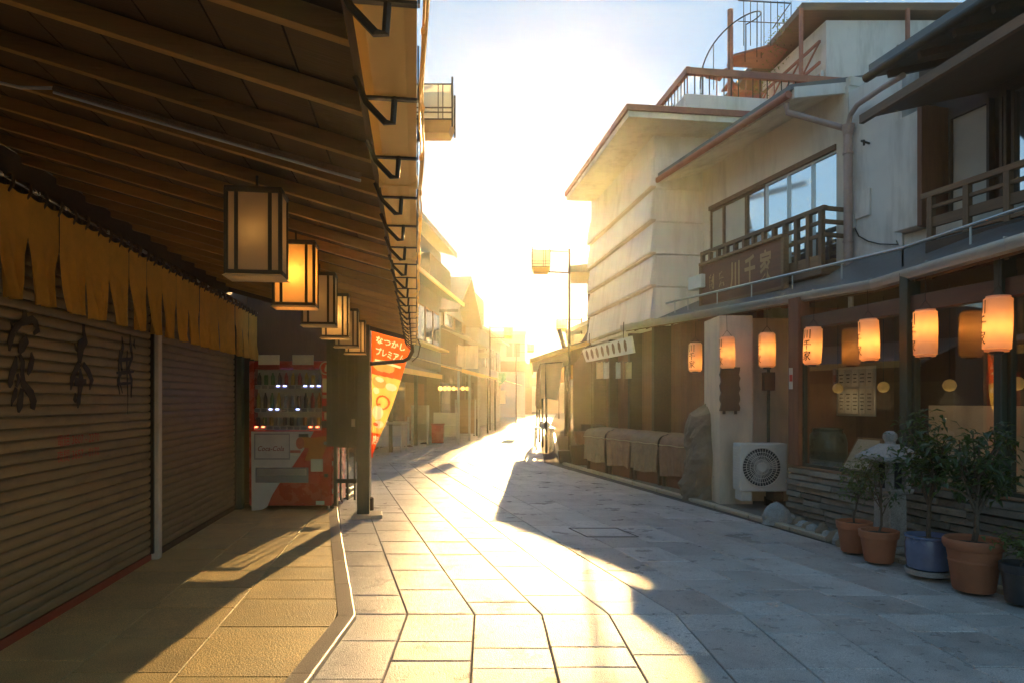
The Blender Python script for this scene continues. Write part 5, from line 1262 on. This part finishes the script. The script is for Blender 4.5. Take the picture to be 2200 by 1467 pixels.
# penthouse behind the eaves
ph = thing('penthouse', 'white walled penthouse with brown roof beam and glazed side behind the terrace', 'building', (5.98,13,0))
def W3(px, py, z): return P(px, py, z)
pc = P(1775,50,13.0); pr_ = P(2130,50,13.0); pl_ = V3((5.65,15.4,pc.z))
zb_ = 4.0; zt_ = pc.z+.05
MB().hexa([(pc.x,13,zb_),(pr_.x,13,zb_),(pr_.x,16.5,zb_),(pl_.x,15.4,zb_)],[(pc.x,13,zt_),(pr_.x,13,zt_),(pr_.x,16.5,zt_),(pl_.x,15.4,zt_)]).build('wall', m_plast, ph, world=True)
ra_, rb_ = P(1672,14,12.85), P(2190,14,12.85)
MB().hexa([(ra_.x+.45,12.85,ra_.z-.07),(rb_.x,12.85,ra_.z-.07),(rb_.x,17.0,ra_.z-.07),(ra_.x+.2,17.0,ra_.z-.07)],[(ra_.x+.45,12.85,ra_.z+.07),(rb_.x,12.85,ra_.z+.07),(rb_.x,17.0,ra_.z+.07),(ra_.x+.2,17.0,ra_.z+.07)]).build('roof', m_wood2, ph, world=True)
for px in (1721,1950): p = P(px,20,12.83); MB().bar((p.x,12.83,TZ-.6),(p.x,12.83,p.z-.0),.06,.06).build('post', m_ored, ph, world=True)
a, b = P(1927,98,12.98), P(1985,128,12.98); wo_ = MB().box((a.x,12.96,b.z-.3),(b.x,12.995,a.z)).build('window', m_wood2, ph, world=True)
MB().box((a.x+.04,12.95,b.z-.26),(b.x-.04,12.958,a.z-.12)).build('pane', m_film2, wo_ if False else ph, world=True)
# glazed lattice side in front of the wall's left face
for k in range(4):
    t0, t1 = k/4, (k+1)/4-.03; A_, B_ = V3((pc.x-.06,13.05,0)), V3((pl_.x-.06,15.4,0)); a, b = A_.lerp(B_,t0), A_.lerp(B_,t1); 
    z0, z1 = TZ+.05, pc.z-.9
    fr_ = MB()
    for p in (a,b): fr_.bar(p+V3((0,0,z0)), p+V3((0,0,z1)), .05, .05)
    for j in range(4): zz = z0+(z1-z0)*j/3; fr_.bar(a+V3((0,0,zz)), b+V3((0,0,zz)), .04, .04)
    wo_ = fr_.build('window', m_white, ph, world=True)
    MB().prism([a+V3((.015,0,z0)), b+V3((.015,0,z0)), b+V3((.015,0,z1)), a+V3((.015,0,z1))], (.006,0,0)).build('pane', m_film, ph, world=True)
for zz in (pc.z-.35, pc.z-.75): MB().bar((pc.x-.12,13.0,zz),(pl_.x-.12,15.6,zz),.04,.05).build('side_rail', m_ored, ph, world=True)
for k in range(4):
    A_, B_ = V3((pc.x-.12,13.0,pc.z-.35)).lerp(V3((pl_.x-.12,15.6,pc.z-.35)), k/4), V3((pc.x-.12,13.0,pc.z-.75)).lerp(V3((pl_.x-.12,15.6,pc.z-.75)), (k+1)/4); MB().bar(A_, B_, .025, .03).build('side_brace', m_ored, ph, world=True)
vn = thing('climbing_vine', 'leafy vine on the corner of the penthouse roof', 'vine', (ra_.x+.35, 13.4, ra_.z-.45))
foliage_later = vn

# ------------------------------------------------------------------ far right shops
fr1 = thing('canvas_shop', 'far right shop with low dark awning and hanging canvas drapes', 'shop', (2.2,18,0))
MB().hexa([(1.95,16.8,0),(6,16.8,0),(7,28,0),(2.5,28,0)], [(1.95,16.8,3.3),(6,16.8,3.3),(7,28,3.3),(2.5,28,3.3)]).build('wall', m_dwall, fr1, world=True)
MB().hexa([(.50,18.4,2.52),(2.0,17.2,2.95),(2.6,28,2.95),(.80,26.5,2.55)], [(.50,18.4,2.58),(2.0,17.2,3.02),(2.6,28,3.02),(.80,26.5,2.61)]).build('awning', m_sheet, fr1, world=True)
MB().bar((.50,18.4,2.52),(.80,26.5,2.54),.05,.14).build('valance', m_gut, fr1, world=True)
MB().bar((.50,18.4,2.52),(2.0,17.2,2.92),.05,.1).build('valance', m_gut, fr1, world=True)
for k in range(4): z = 18.9+2.4*k; MB().bar((.95,z,0),(.95,z,2.5),.06,.06).build('post', m_green, fr1, world=True)
for k, (x0, z0, x1, z1, zb2) in enumerate(((.80,19.0,1.35,18.2,1.5),(.84,21.2,.80,19.3,1.25),(.90,24,.86,21.5,1.2),(.95,26.4,.90,24.2,1.3))):
    t = thing('canvas_drape', ('nearest canvas drape at the corner of the far right awning','second canvas drape along the far right awning','third canvas drape along the far right awning','farthest canvas drape along the far right awning')[k], 'drape', (x0,z0,0), 0, 'canvas drapes on the far right shop')
    MB().grid(lambda u, v: (x0+(x1-x0)*u*(1-.25*v)+.06*math.sin(u*9+k)*v, z0+(z1-z0)*u*(1-.25*v)+.05*math.sin(u*7), 2.46+(zb2-2.46)*v+.05*math.sin(u*5)*v), 14, 8).build('cloth', m_clo, t, smooth='all', recalc=False, world=True)
    MB().tube([(x0,z0,2.475),(x1,z1,2.475)], .015, 6).build('rod', m_brk, t, world=True)
gd = thing('stacked_planters', 'dark stack of planters and boxes at the street edge by the last counter', 'planters', (1.65,15.3,0))
for k, (x, y, z, w_, h) in enumerate(((-.1,0,0,.5,.45),(.35,.1,0,.4,.6),(-.05,0,.46,.4,.3),(.3,.1,.61,.3,.28),(-.42,.5,0,.35,.3),(.2,.7,0,.5,.9))):
    MB().hexa([(x-w_*.4,y-.15,z+.02),(x+w_*.4,y-.15,z+.02),(x+w_*.4,y+.2,z+.02),(x-w_*.4,y+.2,z+.02)], [(x-w_*.5,y-.18,z+h),(x+w_*.5,y-.18,z+h),(x+w_*.5,y+.23,z+h),(x-w_*.5,y+.23,z+h)]).build('planter', (m_bwood,m_terra,m_rwall,m_bwood,m_dpot,m_dwall)[k], gd, bevel=.01)
tbn = thing('trestle_table', 'low table with pale boxes glinting in the sun under the canvas drapes', 'table', (.95,20.6,0))
MB().box((-.3,-.8,.62),(.3,.8,.66)).build('top', m_white, tbn, bevel=.006)
for sx in (-.25,.25):
    for sy in (-.7,.7): MB().box((sx-.02,sy-.02,0),(sx+.02,sy+.02,.62)).build('leg', m_alu, tbn)
for k in range(4): 
    t = thing('goods_box', 'pale goods box on the low table, %s from the near end' % ('first','second','third','fourth')[k], 'box', (.95+.06*(k % 2),20.0+.36*k,.66), .2*k, 'goods boxes on the low table'); MB().box((-.1,-.12,0),(.1,.12,.12+.03*(k % 2))).build('carton', m_pap, t, bevel=.004); MB().box((-.02,-.121,.0),(.02,.121,.155)).build('tape', m_tarp, t)
ter = thing('drying_platform', 'slender rooftop drying platform with dark slab roof in the sun glare', 'platform', (1.8,17.2,0))
MB().hexa([(1.45,16.9,4.62),(2.65,16.9,4.62),(2.65,18.6,4.62),(1.6,18.6,4.62)],[(1.45,16.9,4.78),(2.65,16.9,4.9),(2.65,18.6,4.9),(1.6,18.6,4.78)]).build('roof', m_tile, ter, world=True)
for x, y in ((2.05,17.0),(2.5,17.0),(2.08,18.5),(2.5,18.5)): MB().bar((x,y,3.0),(x,y,4.62),.06,.06).build('post', m_brk, ter, world=True)
for z in (3.5,3.8): MB().bar((2.05,17.0,z),(2.08,18.5,z),.04,.04).build('rail', m_brk, ter, world=True); MB().bar((2.05,17.0,z),(2.5,17.0,z),.04,.04).build('rail', m_brk, ter, world=True)
fr2 = thing('far_right_shop', 'hazy shop with sloping roof beyond the canvas drapes', 'shop', (3.2,29,0))
MB().hexa([(2.6,28.5,0),(8,28.5,0),(10,45,0),(4.2,45,0)],[(2.6,28.5,4.2),(8,28.5,4.2),(10,45,4.2),(4.2,45,4.2)]).build('wall', m_far2, fr2, world=True)
MB().hexa([(1.7,28.3,2.6),(2.7,28.3,3.0),(4.3,45,3.0),(3.2,45,2.6)],[(1.7,28.3,2.66),(2.7,28.3,3.08),(4.3,45,3.08),(3.2,45,2.66)]).build('awning', m_gut, fr2, world=True)
MB().hexa([(2.2,28.2,4.2),(5.5,28.2,5.6),(7,45.5,5.6),(3.8,45.5,4.2)],[(2.2,28.2,4.35),(5.5,28.2,5.8),(7,45.5,5.8),(3.8,45.5,4.35)]).build('roof', m_tile, fr2, world=True)
sp_ = thing('slanted_pole', 'slanted dark pole leaning beside the right street lamp', 'pole', P(1217,762,27))
p = P(1201,708,27)-P(1217,762,27); MB().tube([(0,0,0),tuple(p)], .09, 8).build('shaft', m_brk, sp_); MB().tube([(0,0,0),(0,0,-3.2)], .09, 8).build('stay', m_brk, sp_)

# ------------------------------------------------------------------ stone lantern, potted plants, shrub
sl = thing('stone_lantern', 'small weathered stone lantern behind the potted plants', 'stone lantern', (3.60,6.5,.02))
def sq(m, w0, z0, w1, z1): return m.hexa([(-w0,-w0,z0),(w0,-w0,z0),(w0,w0,z0),(-w0,w0,z0)],[(-w1,-w1,z1),(w1,-w1,z1),(w1,w1,z1),(-w1,w1,z1)])
m = MB(); sq(m,.14,0,.13,.06); sq(m,.105,.061,.10,.55); m.build('shaft', m_slant, sl, bevel=.012)
m = MB(); sq(m,.135,.551,.15,.60); m.build('platform', m_slant, sl, bevel=.01)
m = MB()
for sx in (-1,1):
    for sy in (-1,1): m.box((sx*.095-.03,sy*.095-.03,.601),(sx*.095+.03,sy*.095+.03,.86))
m.build('fire_box', m_slant, sl, bevel=.006); m = MB(); sq(m,.07,.602,.07,.86); m.build('fire_box_core', m_black, sl)
m = MB(); sq(m,.215,.861,.22,.90); sq(m,.22,.901,.07,1.02); m.build('roof', m_slant, sl, bevel=.008)
MB().lathe([(.05,1.02),(.045,1.04),(.065,1.075),(.06,1.115),(.03,1.14),(0,1.145)], (0,0,0), 16).build('finial', m_slant, sl, smooth=True)
sl.rotation_euler = (0,0,.25)

def foliage(name, mt, parent, tips, per, spread, L0, L1, seed):
    rn = random.Random(seed); m = MB()
    for tx, ty, tz in tips:
        for _ in range(per):
            c_ = V3((tx+rn.gauss(0,spread), ty+rn.gauss(0,spread), tz+rn.gauss(0,spread*.8)))
            az_ = rn.uniform(0,2*math.pi); el = rn.uniform(-.7,.6); L_ = rn.uniform(L0,L1); wd = L_*rn.uniform(.30,.42)
            d = V3((math.cos(az_)*math.cos(el), math.sin(az_)*math.cos(el), math.sin(el))); s_ = d.cross(V3((0,0,1))).normalized()
            s_ = (s_ + V3((0,0,rn.uniform(-.5,.5)))).normalized(); nrm = s_.cross(d).normalized()
            a, b = c_, c_+d*L_-nrm*L_*.22; mid = c_+d*L_*.5+nrm*L_*.05
            m.add([a, mid+s_*wd*.5+nrm*wd*.18, b, mid-s_*wd*.5+nrm*wd*.18, mid], [(0,4,1),(1,4,2),(2,4,3),(3,4,0)])
    o = m.build(name, mt, parent, recalc=False); o['kind'] = 'stuff'; return o
def stems(parent, base, trunk_h, n, spread, top, seed, r=.014):
    rn = random.Random(seed); tips = []
    m = MB(); pts = [(0,0,base)]
    x = y = 0
    for k in range(5): x += rn.gauss(0,.012); y += rn.gauss(0,.012); pts.append((x,y,base+trunk_h*(k+1)/5))
    m.tube(pts, [r*(1-.08*i) for i in range(6)], 7)
    for k in range(n):
        a_ = rn.uniform(0,6.28); st_ = pts[rn.choice((2,3,4,5))]; rr_ = rn.uniform(.3,1)*spread; zz = rn.uniform(base+trunk_h*.75, top)
        tip = (x+rr_*math.cos(a_), y+rr_*math.sin(a_), zz); md = ((st_[0]+tip[0])/2+rn.gauss(0,.02), (st_[1]+tip[1])/2+rn.gauss(0,.02), (st_[2]+tip[2])/2+.02)
        m.tube([st_, md, tip], [r*.5,r*.4,r*.2], 5); tips += [tip, tuple((md[i]+tip[i])/2 for i in range(3))]
    m.build('stem', m_bark, parent, smooth=True); return tips
def pot(parent, r, h, mt, style):
    if style == 'rim': pr = [(r*.70,0),(r*.74,.01),(r*.92,h*.74),(r*.94,h*.76),(r*1.0,h*.77),(r*1.04,h*.98),(r*.98,h),(r*.9,h*.985),(r*.88,h*.86),(0,h*.86)]
    elif style == 'blue': pr = [(r*.78,.05),(r*.9,h*.2),(r*.98,h*.5),(r*.98,h*.8),(r*.94,h*.92),(r*1.02,h*.95),(r*1.02,h),(r*.93,h),(r*.9,h*.88),(0,h*.88)]
    else: pr = [(r*.68,0),(r*.72,.01),(r*.86,h*.55),(r*.875,h*.56),(r*.875,h*.59),(r*.86,h*.6),(r*.93,h*.80),(r*.99,h*.81),(r*1.06,h*.88),(r*1.06,h*.96),(r*1.0,h),(r*.9,h*.97),(r*.88,h*.88),(0,h*.88)]
    MB().lathe(pr, (0,0,0), 32).build('pot', mt, parent, smooth=True)
    MB().lathe([(r*.885,h*.87),(r*.5,h*.90),(0,h*.91)], (0,0,0), 20).build('soil', m_soil, parent, smooth=True)
pd = [(1835,1188,6.48,.155,.29,m_terra,'rim','leafy plant in the leftmost terracotta pot, before the stone lantern'),
      (1888,1210,6.08,.16,.28,m_terra,'rim','plant in the ribbed terracotta pot beside the leftmost one'),
      (1995,1240,5.60,.175,.33,m_blue,'blue','small tree in the blue glazed pot on a saucer'),
      (2092,1272,5.16,.195,.39,m_terra,'big','bushy small tree in the largest terracotta pot'),
      (2194,1300,4.83,.13,.28,m_dpot,'rim','low plant in the dark glazed pot at the right edge')]
for k, (px, py, z, r, h, mt, sty, lb) in enumerate(pd):
    p = P(px, py, z); t = thing('potted_plant', lb, 'potted plant', (p.x, z, .022), k*1.1, 'potted plants along the slate plinth')
    pot(t, r, h, mt, sty)
    if sty == 'blue': MB().lathe([(r*.72,0),(r*.98,.015),(r*1.0,.055),(r*.95,.055),(r*.9,.03),(0,.03)], (0,0,0), 28).build('saucer', m_slant, t, smooth=True)
    if k == 0: tips = stems(t,h*.9,.35,12,.17,.92,5,.010); foliage('foliage', m_leaf2, t, tips, 16,.05,.05,.085,1)
    elif k == 1: tips = stems(t,h*.9,.35,8,.16,.85,6,.011); foliage('foliage', m_leaf, t, tips, 9,.05,.045,.075,2)
    elif k == 2: tips = stems(t,h*.9,.66,20,.23,1.30,7,.019); foliage('foliage', m_leaf, t, tips, 11,.06,.075,.125,3)
    elif k == 3: tips = stems(t,h*.9,.52,22,.25,1.20,8,.022); foliage('foliage', m_leaf, t, tips, 12,.06,.075,.125,4)
    else: tips = stems(t,h*.9,.12,9,.2,.46,9,.008); foliage('foliage', m_leaf2, t, tips, 12,.05,.05,.09,5)
MB_ = MB
p = P(1482,188,13.0); v = p-FB.o
foliage('foliage', m_leaf2, foliage_later, [(-.05+.12*math.sin(k*2.1), .35*k*.4, .45-.12*k+.1*math.sin(k)) for k in range(9)], 26,.10,.05,.09,31)
shr = thing('terrace_shrub', 'small leafy shrub behind the terrace railing against the sky', 'shrub', FB.w(FB.u.dot(v)+.25, FB.v.dot(v), TZ))
tips = stems(shr,0,.3,14,.35,.85,21,.014); foliage('foliage', m_leaf, shr, tips, 22,.09,.06,.10,6)

# ------------------------------------------------------------------ haze
hz = MB(); hz.box((-140,-50,-1.2),(140,240,10.9))
mh_, nt, b_n, out = mk('haze air'); nt.nodes.remove(b_n)
pv = nt.nodes.new('ShaderNodeVolumePrincipled'); pv.inputs['Density'].default_value = HAZE_DENSITY; pv.inputs['Anisotropy'].default_value = HAZE_G; pv.inputs['Color'].default_value = (*HAZE_COL, 1)
nt.links.new(pv.outputs[0], out.inputs['Volume'])
haze = hz.build('haze', mh_); tag(haze, 'warm hazy air filling the whole street', None, kind='stuff')
